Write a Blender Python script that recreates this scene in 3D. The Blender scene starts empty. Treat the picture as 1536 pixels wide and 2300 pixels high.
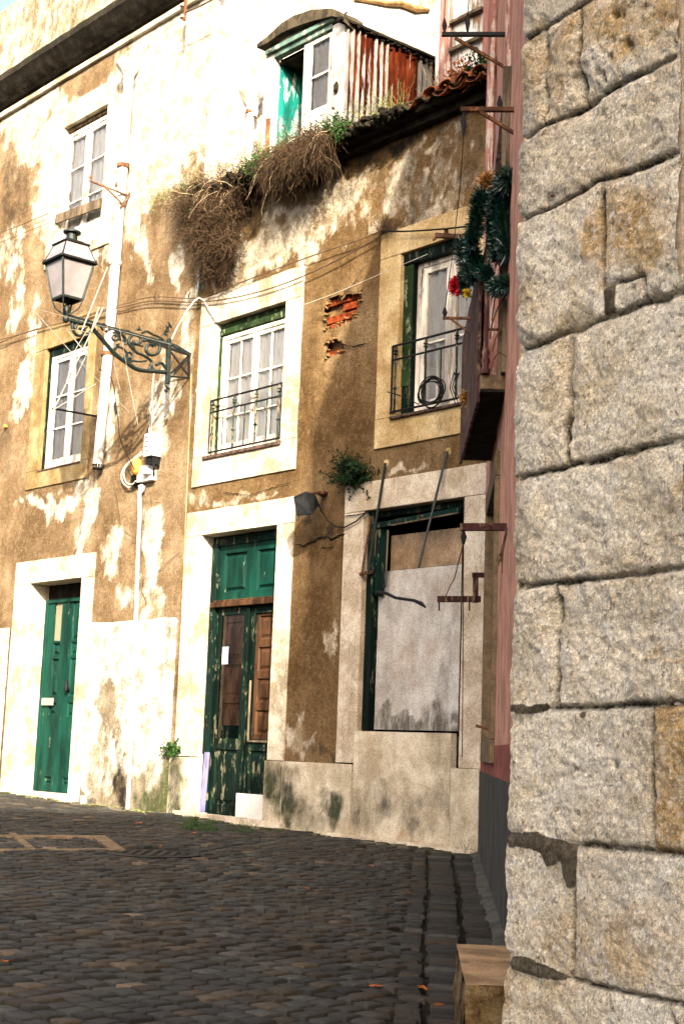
import bpy, bmesh, math, random
import numpy as np
from math import sin, cos, pi, radians, sqrt
from mathutils import Vector, Matrix
random.seed(7); RNG = np.random.default_rng(7)
SC = bpy.context.scene; COL = SC.collection

# ------------------------------------------------------------------ camera
F_PX = 3251.2; PITCH = .1624; ROLL = .0369; CZ = 1.2
_F = np.array([0, cos(PITCH), sin(PITCH)]); _U0 = np.array([0, -sin(PITCH), cos(PITCH)]); _R0 = np.array([1., 0, 0])
_R = cos(ROLL)*_R0 + sin(ROLL)*_U0; _U = -sin(ROLL)*_R0 + cos(ROLL)*_U0
CO = np.array([0, 0, CZ])
cam = bpy.data.objects.new('camera', bpy.data.cameras.new('camera')); COL.objects.link(cam)
cam.data.sensor_fit = 'HORIZONTAL'; cam.data.sensor_width = 36; cam.data.lens = 36*F_PX/1536
cam.data.clip_end = 500; cam.data.clip_start = .05
cam.matrix_world = Matrix(((_R[0], _U[0], -_F[0], 0), (_R[1], _U[1], -_F[1], 0), (_R[2], _U[2], -_F[2], CZ), (0, 0, 0, 1)))
SC.camera = cam

# ------------------------------------------------------------------ plan of the street
def ray(x, y): return _F + (x-768)/F_PX*_R - (y-1150)/F_PX*_U
SLOPE = .026
def gz(y): return SLOPE*y
def ground_pt(x, y):
    d = ray(x, y); return CO + CZ/(SLOPE*d[1]-d[2])*d
class Plane:
    "a vertical wall plane: s runs along it towards the camera, n points out of it, z is up"
    def __init__(self, o, yaw):
        self.o = np.array([o[0], o[1], 0.]); self.u = np.array([-sin(yaw), -cos(yaw), 0]); self.n = np.array([-cos(yaw), sin(yaw), 0])
    def pt(self, s, n, z): return self.o + self.u*s + self.n*n + np.array([0, 0, z])
    def fp(self, x, y, off=0):
        d = ray(x, y); q = CO + ((self.o-CO)@self.n+off)/(d@self.n)*d - self.o; return float(q@self.u), float(q[2])
    def perp(self, x, y, s0):
        d = ray(x, y); q = CO + ((self.o-CO)@self.u+s0)/(d@self.u)*d - self.o; return float(q@self.n), float(q[2])
    def W(self, x, y, off=0):
        s, z = self.fp(x, y, off); return self.pt(s, off, z)
    def WP(self, x, y, s0):
        n, z = self.perp(x, y, s0); return self.pt(s0, n, z)
K0 = ground_pt(1075, 1922)
FA = Plane(K0, -.7273)                 # the long ochre facade
PK = Plane(K0, .0678)                  # the pink house
_d = ray(1141, 1690)
PI = Plane(CO+_d*(4.2/_d[1]), -.5508)  # the ashlar pier

# ------------------------------------------------------------------ light
SUN_N, SUN_S, SUN_Z = 1.0, 1.4, .87
_sd = FA.n*SUN_N + FA.u*SUN_S + np.array([0, 0, SUN_Z]); _sd /= np.linalg.norm(_sd)
sun = bpy.data.objects.new('sun', bpy.data.lights.new('sun', 'SUN')); COL.objects.link(sun)
sun.data.energy = 4.0; sun.data.angle = radians(.5); sun.data.color = (1, .9, .74)
sun.rotation_euler = Vector(_sd).to_track_quat('Z', 'Y').to_euler()
W = bpy.data.worlds.new('World'); SC.world = W; W.use_nodes = True
_nt = W.node_tree; _sky = _nt.nodes.new('ShaderNodeTexSky'); _sky.sky_type = 'NISHITA'; _sky.sun_disc = False
_sky.sun_elevation = math.asin(_sd[2]); _sky.sun_rotation = math.atan2(_sd[0], _sd[1])
_sky.dust_density = 9.0; _sky.air_density = .7; _sky.ozone_density = .2
_bg = _nt.nodes['Background']; _bg.inputs[1].default_value = .15; _nt.links.new(_sky.outputs[0], _bg.inputs[0])
SC.view_settings.view_transform = 'Standard'; SC.view_settings.look = 'None'
SC.view_settings.exposure = 2.35; SC.view_settings.gamma = 1
SC.cycles.max_bounces = 6

# ------------------------------------------------------------------ numpy noise
def _hash(ix, iy, iz, seed):
    h = (ix.astype(np.int64)*374761393 + iy.astype(np.int64)*668265263 + iz.astype(np.int64)*2147483647 + seed*974634777) & 0xffffffff
    h = ((h ^ (h >> 13))*1274126177) & 0xffffffff
    h = h ^ (h >> 16)
    return (h & 0xffff)/65535.
def vnoise(x, y, z=0., seed=0):
    x = np.asarray(x, float); y = np.asarray(y, float); z = np.zeros_like(x)+z
    ix, iy, iz = np.floor(x), np.floor(y), np.floor(z); fx, fy, fz = x-ix, y-iy, z-iz
    fx, fy, fz = [t*t*(3-2*t) for t in (fx, fy, fz)]
    r = 0
    for dx in (0, 1):
        for dy in (0, 1):
            for dz in (0, 1):
                w = (fx if dx else 1-fx)*(fy if dy else 1-fy)*(fz if dz else 1-fz)
                r = r + w*_hash(ix+dx, iy+dy, iz+dz, seed)
    return r
def fbm(x, y, sc=1., octv=4, seed=0, gain=.5):
    a, r, t = 1., 0, 0
    for i in range(octv):
        r = r + a*vnoise(np.asarray(x)*sc, np.asarray(y)*sc, 0, seed+i*17); t += a; a *= gain; sc *= 2.03
    return r/t
def sstep(a, b, x):
    t = np.clip((x-a)/(b-a), 0, 1); return t*t*(3-2*t)
def inpoly(px, py, poly):
    c = np.zeros(px.shape, bool); n = len(poly)
    for i in range(n):
        x0, y0 = poly[i]; x1, y1 = poly[(i+1) % n]
        if y0 == y1: continue
        c ^= ((y0 > py) != (y1 > py)) & (px < (x1-x0)*(py-y0)/(y1-y0)+x0)
    return c
def segdist(px, py, a, b):
    ax, ay = a; bx, by = b; dx, dy = bx-ax, by-ay
    t = np.clip(((px-ax)*dx+(py-ay)*dy)/(dx*dx+dy*dy+1e-12), 0, 1)
    return np.hypot(px-ax-t*dx, py-ay-t*dy)

# ------------------------------------------------------------------ materials
class NT:
    def __init__(self, name, rough=.85, spec=.08, metal=0.):
        self.m = bpy.data.materials.new(name); self.m.use_nodes = True; self.t = self.m.node_tree
        self.b = self.t.nodes['Principled BSDF']; self.b.inputs['Roughness'].default_value = rough
        self.b.inputs['Specular IOR Level'].default_value = spec; self.b.inputs['Metallic'].default_value = metal
        self.geo = self.t.nodes.new('ShaderNodeNewGeometry'); self.h = None
    def L(self, a, b): self.t.links.new(a, b)
    def put(self, sock, v):
        if isinstance(v, (int, float)): sock.default_value = v
        elif isinstance(v, tuple): sock.default_value = (*v, 1) if len(v) == 3 and len(sock.default_value) == 4 else v
        else: self.L(v, sock)
    def pos(self, sc=(1, 1, 1)):
        n = self.t.nodes.new('ShaderNodeMapping'); self.L(self.geo.outputs['Position'], n.inputs[0]); n.inputs['Scale'].default_value = sc; return n.outputs[0]
    def noise(self, scale, detail=5, rough=.6, sc=(1, 1, 1), dist=0):
        n = self.t.nodes.new('ShaderNodeTexNoise'); self.L(self.pos(sc), n.inputs['Vector'])
        n.inputs['Scale'].default_value = scale; n.inputs['Detail'].default_value = detail; n.inputs['Roughness'].default_value = rough; n.inputs['Distortion'].default_value = dist
        return n.outputs[0]
    def voro(self, scale, sc=(1, 1, 1), feat='F1'):
        n = self.t.nodes.new('ShaderNodeTexVoronoi'); n.feature = feat; self.L(self.pos(sc), n.inputs['Vector']); n.inputs['Scale'].default_value = scale; return n.outputs[0]
    def ramp(self, f, stops):
        n = self.t.nodes.new('ShaderNodeValToRGB'); e = n.color_ramp.elements
        while len(e) < len(stops): e.new(.5)
        for i, (p, c) in enumerate(stops):
            e[i].position = p; e[i].color = (c, c, c, 1) if isinstance(c, (int, float)) else (*c, 1)
        self.L(f, n.inputs[0]); return n.outputs[0]
    def mix(self, f, a, b, mode='MIX'):
        n = self.t.nodes.new('ShaderNodeMix'); n.data_type = 'RGBA'; n.blend_type = mode
        self.put(n.inputs[0], f); self.put(n.inputs[6], a); self.put(n.inputs[7], b); return n.outputs[2]
    def math(self, op, a, b=0., c=0.):
        n = self.t.nodes.new('ShaderNodeMath'); n.operation = op
        self.put(n.inputs[0], a); self.put(n.inputs[1], b); self.put(n.inputs[2], c); return n.outputs[0]
    def attr(self, name):
        n = self.t.nodes.new('ShaderNodeAttribute'); n.attribute_name = name
        s = self.t.nodes.new('ShaderNodeSeparateColor'); self.L(n.outputs['Color'], s.inputs[0]); return n.outputs['Color'], s.outputs[0], s.outputs[1], s.outputs[2]
    def edge(self, m, n, amt=.5, lo=.42, hi=.58):
        "mask m with its edge broken up by noise n"
        amt *= 1.6
        v = self.math('ADD', m, self.math('MULTIPLY', self.math('SUBTRACT', n, .5), amt)); return self.ramp(v, [(lo, 0.), (hi, 1.)])
    def soft(self, m, n, lo=.36, hi=.62, k=1.0):
        "mask m times broken noise n, soft edged"
        return self.math('MULTIPLY', self.ramp(m, [(.12, 0.), (.95, k)]), self.ramp(n, [(lo, 0.), (hi, 1.)]))
    def bump(self, h, st=.5, dist=.01):
        n = self.t.nodes.new('ShaderNodeBump'); n.inputs['Strength'].default_value = st; n.inputs['Distance'].default_value = dist
        self.L(h, n.inputs['Height'])
        if self.h is not None: self.L(self.h, n.inputs['Normal'])
        self.h = n.outputs[0]; self.L(self.h, self.b.inputs['Normal'])
    def out(self, c): self.put(self.b.inputs['Base Color'], c); return self.m

def speck(m, c, sc=160, lo=.72, hi=1.2):
    return m.mix(1., c, m.ramp(m.noise(sc, 3, .8), [(.38, lo), (.62, hi)]), 'MULTIPLY')

def plaster(name, tan0, tan1, tan2, wht0, wht1, streaks=.5):
    m = NT(name, .95, .1); _, w, d, g = m.attr('mask')
    c = m.ramp(m.noise(1.3, 8, .68), [(.38, tan0), (.5, tan1), (.62, tan2)])
    c = m.mix(m.ramp(m.noise(3.6, 7, .72, (1, 1, .2)), [(.46, 0.), (.62, streaks)]), c, tan0)
    c = m.mix(m.ramp(m.noise(14, 8, .8), [(.50, 0.), (.64, .55)]), c, tan2)
    c = m.mix(m.ramp(m.noise(26, 8, .8), [(.36, .6), (.46, 0.)]), c, tuple(v*.42 for v in tan0))
    wc = m.ramp(m.noise(5, 8, .75), [(.4, wht0), (.55, wht1)])
    c = m.mix(m.edge(w, m.noise(7, 9, .78, (1, 1, .6)), 1.4, .30, .80), c, wc)
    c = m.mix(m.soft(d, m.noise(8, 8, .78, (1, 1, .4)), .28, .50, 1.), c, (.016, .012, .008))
    c = m.mix(m.soft(g, m.noise(12, 8, .78, (1, 1, .35)), .3, .52, .95), c, (.035, .045, .014))
    c = speck(m, speck(m, c, 48, .74, 1.22), 150, .65, 1.3)
    m.bump(m.noise(5, 8, .72), .7, .035); m.bump(m.noise(34, 9, .8), 1.0, .016); m.bump(m.ramp(m.voro(50), [(.05, 0.), (.3, 1.)]), .35, .004)
    return m.out(c)
M = {}
M['plaster_b'] = plaster('ochre plaster', (.074, .041, .014), (.124, .075, .031), (.185, .125, .062), (.22, .165, .095), (.46, .40, .30), .55)
M['plaster_a'] = plaster('pale ochre plaster', (.09, .055, .024), (.155, .102, .052), (.235, .17, .10), (.26, .21, .14), (.5, .46, .37), .4)
M['whitewash'] = plaster('whitewash', (.075, .052, .026), (.14, .108, .064), (.24, .20, .14), (.22, .19, .14), (.55, .50, .41), .3)

def limestone(name, c0, c1, c2, yellow=0.):
    m = NT(name, .9, .15)
    c = m.ramp(m.noise(2.6, 8, .72), [(.4, c0), (.5, c1), (.6, c2)])
    c = m.mix(m.ramp(m.noise(6, 8, .75, (1, 1, .3)), [(.53, 0.), (.68, .6)]), c, (c0[0]*.45, c0[1]*.42, c0[2]*.36))
    c = m.mix(m.ramp(m.noise(45, 4, .7), [(.57, 0.), (.66, .55)]), c, (.16, .12, .08))
    c = speck(m, speck(m, c, 55, .75, 1.2), 190, .75, 1.2)
    m.bump(m.noise(9, 8, .7), .35, .012); m.bump(m.noise(80, 6, .7), .4, .004)
    return m.out(c)
M['lime_shade'] = limestone('pale limestone', (.32, .26, .18), (.43, .36, .27), (.52, .46, .36))
M['lime_yellow'] = limestone('honey limestone', (.28, .185, .075), (.37, .265, .125), (.45, .35, .19))
M['lime_gold'] = limestone('golden limestone', (.13, .085, .03), (.19, .135, .06), (.25, .19, .10))
M['lime_white'] = limestone('whitewashed limestone', (.24, .195, .125), (.42, .365, .27), (.54, .49, .39))

def mossy(name, c0=(.31, .255, .17), c1=(.42, .355, .25), c2=(.52, .455, .34)):
    m = NT(name, .9, .15); _, w, d, g = m.attr('mask')
    c = m.ramp(m.noise(2.4, 8, .72), [(.4, c0), (.5, c1), (.6, c2)])
    c = m.mix(m.ramp(m.noise(7, 8, .75, (1, 1, .25)), [(.5, 0.), (.66, .4)]), c, tuple(v*.5 for v in c0))
    c = m.mix(m.soft(w, m.noise(6, 7, .7, (1, 1, .3)), .36, .6, .7), c, (.24, .13, .05))
    c = m.mix(m.soft(g, m.noise(11, 9, .8, (1, 1, .3)), .28, .50, 1.), c, (.028, .034, .013))
    c = m.mix(m.soft(d, m.noise(9, 9, .8, (1, 1, .22)), .32, .56, .9), c, (.05, .043, .03))
    c = m.mix(m.ramp(m.noise(60, 5, .8), [(.56, 0.), (.66, .55)]), c, (.10, .075, .045))
    c = speck(m, speck(m, c, 60, .72, 1.22), 190, .65, 1.3)
    m.bump(m.noise(9, 8, .75), .5, .015); m.bump(m.noise(80, 7, .8), .6, .006)
    return m.out(c)
M['plinth'] = mossy('stained stone slabs')
M['chipboard'] = mossy('grey chipboard', (.33, .30, .26), (.40, .375, .335), (.46, .435, .395))
M['chipboard_tan'] = mossy('tan chipboard', (.15, .10, .055), (.24, .165, .10), (.33, .24, .155))

def ashlar():
    m = NT('rough ashlar', .95, .1); _, y, cem, d = m.attr('mask')
    c = m.ramp(m.noise(3.4, 9, .75), [(.38, (.70, .57, .37)), (.48, (.86, .75, .55)), (.60, (.90, .82, .66))])
    c = m.mix(m.ramp(m.noise(1.8, 5, .6), [(.48, 0.), (.62, .5)]), c, (.54, .46, .33))
    yc = m.ramp(m.noise(8, 8, .8), [(.38, (.38, .215, .07)), (.5, (.58, .38, .155)), (.62, (.72, .56, .32))])
    c = m.mix(m.soft(y, m.noise(10, 8, .8), .22, .50, .95), c, yc)
    c = m.mix(m.ramp(m.noise(5, 8, .75, (1, 1, .6)), [(.55, 0.), (.66, .38)]), c, (.34, .30, .22))
    c = m.mix(m.ramp(m.noise(48, 9, .85, (1, 1, 1), .4), [(.55, 0.), (.595, .9)]), c, (.19, .12, .055))
    c = m.mix(m.ramp(m.noise(34, 9, .85), [(.40, .7), (.48, 0.)]), c, (.88, .84, .74))
    c = m.mix(m.soft(d, m.noise(30, 7, .8), .3, .52, 1.), c, (.035, .028, .016))
    c = m.mix(m.edge(cem, m.noise(22, 6, .8), .5, .4, .6), c, m.ramp(m.noise(30, 8, .8), [(.42, (.075, .058, .036)), (.58, (.15, .125, .085))]))
    c = speck(m, speck(m, c, 95, .68, 1.3), 260, .7, 1.3)
    m.bump(m.noise(13, 9, .8), .85, .028); m.bump(m.noise(60, 9, .85), 1., .014); m.bump(m.noise(200, 4, .8), .7, .004)
    return m.out(c)
M['ashlar'] = ashlar()

def simple(name, col, var=.25, rough=.75, sc=8, spec=.08, metal=0., bump=.3, bs=40, bd=.004, stretch=(1, 1, 1)):
    m = NT(name, rough, spec, metal)
    a = tuple(v*(1-var) for v in col); b = tuple(min(1, v*(1+var)) for v in col)
    c = m.ramp(m.noise(sc, 6, .7, stretch), [(.42, a), (.58, b)]); c = speck(m, c, 140, .75, 1.25)
    if bump: m.bump(m.noise(bs, 6, .7, stretch), bump, bd)
    return m.out(c)
def peeling(name, paint, under, under2, amt=.5, stretch=(1, 1, .25), rough=.6, sc=14):
    m = NT(name, max(rough, .6), .07)
    c = m.ramp(m.noise(5, 5, .6, stretch), [(.4, tuple(v*.55 for v in paint)), (.6, tuple(v*1.4 for v in paint))])
    u = m.ramp(m.noise(9, 5, .7), [(.45, under), (.55, under2)])
    n = m.noise(sc, 8, .75, stretch)
    amt = .5+(amt-.5)*.62; f = m.ramp(n, [(amt-.012, 0.), (amt+.012, 1.)]); c = m.mix(f, c, u); c = speck(m, c, 150, .82, 1.15)
    m.bump(f, .5, .003); m.bump(m.noise(60, 5, .7, stretch), .3, .003)
    return m.out(c)
M['green_door'] = peeling('dark green door paint', (.0025, .026, .0175), (.12, .15, .09), (.008, .03, .016), .72)
M['green_old'] = peeling('peeling bottle green paint', (.002, .013, .010), (.16, .17, .10), (.008, .006, .004), .62)
M['green_dark'] = peeling('blackened green wood', (.0015, .006, .004), (.006, .025, .012), (.10, .09, .055), .60)
M['green_frame'] = peeling('moss green frame paint', (.016, .034, .010), (.16, .18, .10), (.008, .012, .006), .60)
M['green_pale'] = peeling('faded grey green paint', (.075, .125, .10), (.35, .33, .27), (.03, .035, .025), .58)
M['white_paint'] = peeling('old white paint', (.52, .48, .41), (.2, .16, .1), (.12, .09, .055), .64)
M['cream_paint'] = peeling('grubby cream paint', (.50, .47, .40), (.2, .15, .1), (.12, .09, .06), .62)
M['pink_wood'] = peeling('flaking pink boards', (.25, .115, .09), (.40, .36, .31), (.38, .23, .19), .54, (1, 1, .1))
M['white_boards'] = peeling('flaking white boards', (.50, .48, .44), (.28, .13, .06), (.2, .16, .11), .60, (1, 1, .12))
M['purple_wood'] = peeling('weathered maroon wood', (.045, .018, .017), (.16, .10, .06), (.02, .009, .008), .56, (1, 1, .1), .7, 20)
M['brown_wood'] = simple('brown door wood', (.042, .020, .009), .6, .6, 6, stretch=(1, 1, .12), bump=.4)
M['plank'] = simple('grey weathered plank', (.105, .078, .05), .45, .85, 8, stretch=(1, 1, .2), bump=.5)
M['brown_haze'] = simple('haze-lightened brown shutter', (.10, .055, .033), .5, .8, 6, stretch=(1, 1, .3))  # lighter brown has the haze of the glass painted in
M['plank_dark'] = simple('blackened weathered plank', (.04, .032, .02), .6, .9, 9, stretch=(1, 1, .4), bump=.6)
M['violet'] = peeling('lilac painted board', (.15, .14, .25), (.05, .03, .02), (.1, .07, .06), .7)
M['board_grey'] = peeling('grey chipboard', (.43, .41, .39), (.32, .27, .2), (.38, .34, .28), .62, (1, 1, 1), .9, 30)
M['board_tan'] = peeling('tan chipboard', (.36, .27, .18), (.24, .15, .08), (.42, .34, .24), .6, (1, 1, .6), .9, 30)
M['panel_white'] = simple('white panel', (.48, .46, .42), .1, .6, 6)
def rusty():
    m = NT('rusted corrugated iron', .95, .02); _, w, d, g = m.attr('mask')
    r = m.ramp(m.noise(9, 6, .7, (1, 1, .2)), [(.4, (.012, .002, .001)), (.5, (.030, .0048, .0015)), (.62, (.065, .014, .004))])
    z = m.ramp(m.noise(8, 6, .7, (1, 1, .3)), [(.4, (.075, .068, .06)), (.6, (.16, .15, .14))])
    c = m.mix(m.edge(w, m.noise(6, 8, .75, (1, 1, .12)), 1.0, .47, .56), r, z)
    m.bump(m.noise(40, 6, .7), .3, .003); return m.out(speck(m, c, 130, .8, 1.15))
M['rusty'] = rusty()
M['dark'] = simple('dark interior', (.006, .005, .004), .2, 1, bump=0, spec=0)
M['soot_shade'] = simple('black grime and shade', (.012, .010, .007), .5, .95, spec=.05)  # black for grime and tar, and for parts with shade painted in
M['iron'] = simple('black iron', (.006, .006, .006), .4, .65, 30, .15, bump=.3)
M['iron_green'] = simple('dark green cast iron', (.005, .010, .008), .6, .55, 25, .3, bump=.4)
M['iron_rust'] = peeling('rusty iron', (.10, .045, .025), (.03, .02, .015), (.2, .09, .03), .55, (1, 1, 1), .8, 40)
M['rail_iron'] = peeling('rusty green railing iron', (.014, .028, .018), (.13, .06, .03), (.2, .17, .11), .57, (1, 1, .5), .7, 30)
M['pipe_white'] = peeling('white pipe paint', (.45, .43, .40), (.2, .12, .06), (.25, .23, .2), .72, (1, 1, .3), .5, 12)
M['wire_black'] = simple('black cable', (.01, .009, .008), .2, .6, bump=0)
M['wire_brown'] = simple('old brown cable', (.08, .05, .03), .3, .7, bump=0)
M['wire_white'] = simple('white cable', (.45, .42, .34), .1, .5, bump=0)
M['rod_white'] = simple('white coated rod', (.22, .2, .17), .1, .4, bump=0)
M['orange'] = simple('orange plastic cap', (.5, .2, .04), .2, .5)
M['pink_wall'] = simple('pink stucco', (.40, .195, .125), .25, .9, 3, bump=.5, bs=60)
M['red_base'] = simple('brick red painted band', (.19, .06, .042), .25, .9, 5, bump=.5)
M['grey_base'] = simple('dark grey painted base', (.045, .042, .034), .35, .85, 6, stretch=(1, 1, .2), bump=.5)
M['brick'] = simple('hollow red brick', (.13, .024, .006), .55, .9, 14, bump=.6)
M['mortar'] = simple('crumbling mortar', (.13, .075, .03), .35, .95, 14, bump=.8, bs=30, bd=.01)
M['tile'] = peeling('mossy terracotta', (.13, .05, .025), (.03, .035, .015), (.02, .016, .01), .45, (1, 1, 1), .95, 9)
M['tile_red'] = peeling('terracotta', (.22, .075, .035), (.03, .022, .012), (.35, .17, .09), .56, (1, 1, 1), .9, 14)
M['cornice'] = plaster('blackened cornice and shaded recess', (.006, .005, .003), (.012, .010, .006), (.03, .025, .016), (.03, .026, .016), (.07, .06, .045), .5)
M['teal'] = peeling('turquoise interior paint', (.006, .12, .095), (.4, .42, .36), (.2, .3, .24), .57)
M['twig'] = simple('dry brown twigs', (.042, .026, .014), .6, .9, 20, bump=0)
M['twig_pale'] = simple('pale straw stems', (.26, .2, .12), .4, .9, 20, bump=0)
M['leaf'] = simple('green leaves', (.02, .048, .010), .5, .7, 30, bump=0)
M['leaf_dark'] = simple('dark green leaves', (.008, .022, .007), .5, .7, 30, bump=0)
M['leaf_yellow'] = simple('yellow green sprigs', (.12, .125, .045), .4, .8, 30, bump=0)
M['leaf_orange'] = simple('withered orange leaves', (.22, .065, .012), .4, .8, 30, bump=0)
M['tinsel_green'] = simple('green tinsel', (.0015, .026, .016), .6, .35, 60, .6, bump=0)
M['tinsel_red'] = simple('red tinsel', (.45, .008, .022), .3, .35, 60, .6, bump=0)
M['tinsel_darkred'] = simple('dark red ribbon', (.10, .006, .006), .3, .5, 60, .4, bump=0)
M['tinsel_gold'] = simple('gold tinsel', (.42, .23, .08), .3, .4, 60, .6, bump=0)
M['tinsel_yellow'] = simple('yellow tinsel', (.6, .42, .03), .3, .4, 60, .6, bump=0)
M['steel'] = simple('dull steel plate', (.33, .3, .26), .2, .4, 10, .5, .4, bump=0)
M['paper'] = simple('printed paper', (.5, .53, .58), .06, .7, bump=0)
M['ink'] = simple('printed ink', (.08, .12, .2), .2, .8, bump=0)
M['lace_plate'] = simple('pierced metal screen', (.16, .15, .10), .3, .7, 120, bump=.6, bs=200)
M['floodlight'] = simple('grey floodlight body', (.006, .0065, .0065), .5, .7, 12, .1, bump=.3)
M['concrete'] = simple('worn concrete', (.12, .085, .05), .25, .95, 9, bump=.6)
M['step_top'] = simple('worn pink step stone', (.24, .15, .075), .35, .75, 4, bump=.4)
M['step_rough'] = NT('rough yellow stone', .95, .1)
_m = M['step_rough']; _c = _m.ramp(_m.noise(9, 8, .75), [(.38, (.02, .018, .01)), (.48, (.15, .09, .033)), (.62, (.30, .21, .10))]); _m.bump(_m.noise(14, 8, .8), 1., .04)
M['step_rough'] = _m.out(speck(_m, _c))
M['sign'] = simple('beige pink marble plaque', (.28, .20, .155), .15, .5, 6)
M['cloth_dark'] = simple('dark cloth', (.02, .022, .028), .4, .95, 8)
M['sill_iron'] = simple('oxidised sill', (.06, .04, .03), .6, .8, 20, bump=.6)
def glass_mat(name, tint, gl=.25):
    m = bpy.data.materials.new(name); m.use_nodes = True; t = m.node_tree; t.nodes.clear()
    o = t.nodes.new('ShaderNodeOutputMaterial'); g = t.nodes.new('ShaderNodeBsdfGlossy'); tr = t.nodes.new('ShaderNodeBsdfTransparent'); mx = t.nodes.new('ShaderNodeMixShader')
    g.inputs['Roughness'].default_value = .05; tr.inputs[0].default_value = (*tint, 1)
    fr = t.nodes.new('ShaderNodeFresnel'); fr.inputs[0].default_value = 1.5
    ma = t.nodes.new('ShaderNodeMath'); ma.operation = 'ADD'; ma.inputs[1].default_value = 0.0; t.links.new(fr.outputs[0], ma.inputs[0])
    t.links.new(ma.outputs[0], mx.inputs[0]); t.links.new(tr.outputs[0], mx.inputs[1]); t.links.new(g.outputs[0], mx.inputs[2]); t.links.new(mx.outputs[0], o.inputs[0]); return m
M['glass'] = glass_mat('window glass', (.97, .97, .96))
def frosted():
    m = NT('milky lantern glass', .3, .5); m.b.inputs['Subsurface Weight'].default_value = 0
    c = m.ramp(m.noise(6, 5, .6), [(.3, (.13, .115, .115)), (.7, (.2, .18, .178))]); m.out(c)
    m.b.inputs['Transmission Weight'].default_value = .0; return m.m
M['milk'] = frosted()
def lace(name, col, al):
    m = NT(name, .95, .05); c = m.ramp(m.noise(30, 4, .6, (1, 1, .2)), [(.3, tuple(v*.75 for v in col)), (.7, col)]); m.out(c)
    a = m.ramp(m.noise(90, 3, .6), [(.4, al), (.6, 1.)]); m.L(a, m.b.inputs['Alpha']); return m.m
M['lace'] = lace('white lace curtain', (.86, .85, .80), .95)
M['lace_grey'] = lace('grey net curtain', (.50, .47, .41), .8)
M['lace_pink'] = lace('pinkish curtain', (.5, .38, .36), .8)
def cobble():
    m = NT('basalt setts', .8, .15); col, r, g, b = m.attr('tint')
    c = m.mix(1., col, m.ramp(m.noise(28, 6, .75), [(.3, .6), (.7, 1.3)]), 'MULTIPLY')
    c = m.mix(m.ramp(m.noise(1.3, 5, .6), [(.48, 0.), (.62, .35)]), c, (.030, .022, .013))
    c = speck(m, c, 240, .65, 1.35)
    m.bump(m.noise(40, 7, .75), .55, .012); m.bump(m.noise(160, 4, .7), .4, .003); return m.out(c)
M['cobble'] = cobble()
def dirtmat():
    m = NT('joint dirt', .95, .1)
    c = m.ramp(m.noise(14, 7, .75), [(.4, (.003, .0025, .0015)), (.5, (.007, .006, .004)), (.64, (.03, .024, .012))])
    c = m.mix(m.ramp(m.noise(2.5, 5, .7), [(.52, 0.), (.64, .4)]), c, (.035, .036, .013))
    m.bump(m.noise(50, 7, .8), .8, .02); return m.out(c)
M['dirt'] = dirtmat()
M['mortar_pale'] = simple('pale joint mortar', (.055, .047, .027), .4, .95, 10, bump=.8, bs=50, bd=.01)

# ------------------------------------------------------------------ object helpers
WL = {}
def props(o, label=None, cat=None, group=None, kind=None):
    for k, v in (('label', label), ('category', cat), ('group', group), ('kind', kind)):
        if v: o[k] = v
    return o
def thing(name, label, cat, loc, group=None):
    o = bpy.data.objects.new(name, None); COL.objects.link(o); o.location = tuple(float(v) for v in loc); o.empty_display_size = .1
    WL[o.name] = np.array(loc, float); return props(o, label, cat, group)
def mkobj(name, verts, faces, mats, parent=None, mi=None, bevel=0, smooth=None, masks=None, maskname='mask', solid=0, loc=None):
    base = WL[parent.name] if parent is not None else (np.array(loc, float) if loc is not None else np.zeros(3))
    v = np.asarray(verts, float)-base
    me = bpy.data.meshes.new(name); me.from_pydata(v.tolist() if len(v) < 60000 else v, [], faces)
    for k in (mats if isinstance(mats, (list, tuple)) else [mats]): me.materials.append(M[k] if isinstance(k, str) else k)
    if mi is not None: me.polygons.foreach_set('material_index', np.array(mi, dtype=np.int32))
    if masks is not None:
        a = me.color_attributes.new(maskname, 'FLOAT_COLOR', 'POINT'); c = np.ones((len(v), 4)); c[:, :3] = masks; a.data.foreach_set('color', c.ravel())
    if smooth is not None:
        me.polygons.foreach_set('use_smooth', [True]*len(me.polygons))
        if smooth < 179: me.set_sharp_from_angle(angle=radians(smooth))
    me.update()
    o = bpy.data.objects.new(name, me); COL.objects.link(o)
    if parent is not None: o.parent = parent
    else: o.location = tuple(base)
    WL[o.name] = base
    if bevel:
        b = o.modifiers.new('bevel', 'BEVEL'); b.width = bevel; b.segments = 2; b.limit_method = 'ANGLE'; b.angle_limit = radians(40)
    return o
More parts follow.
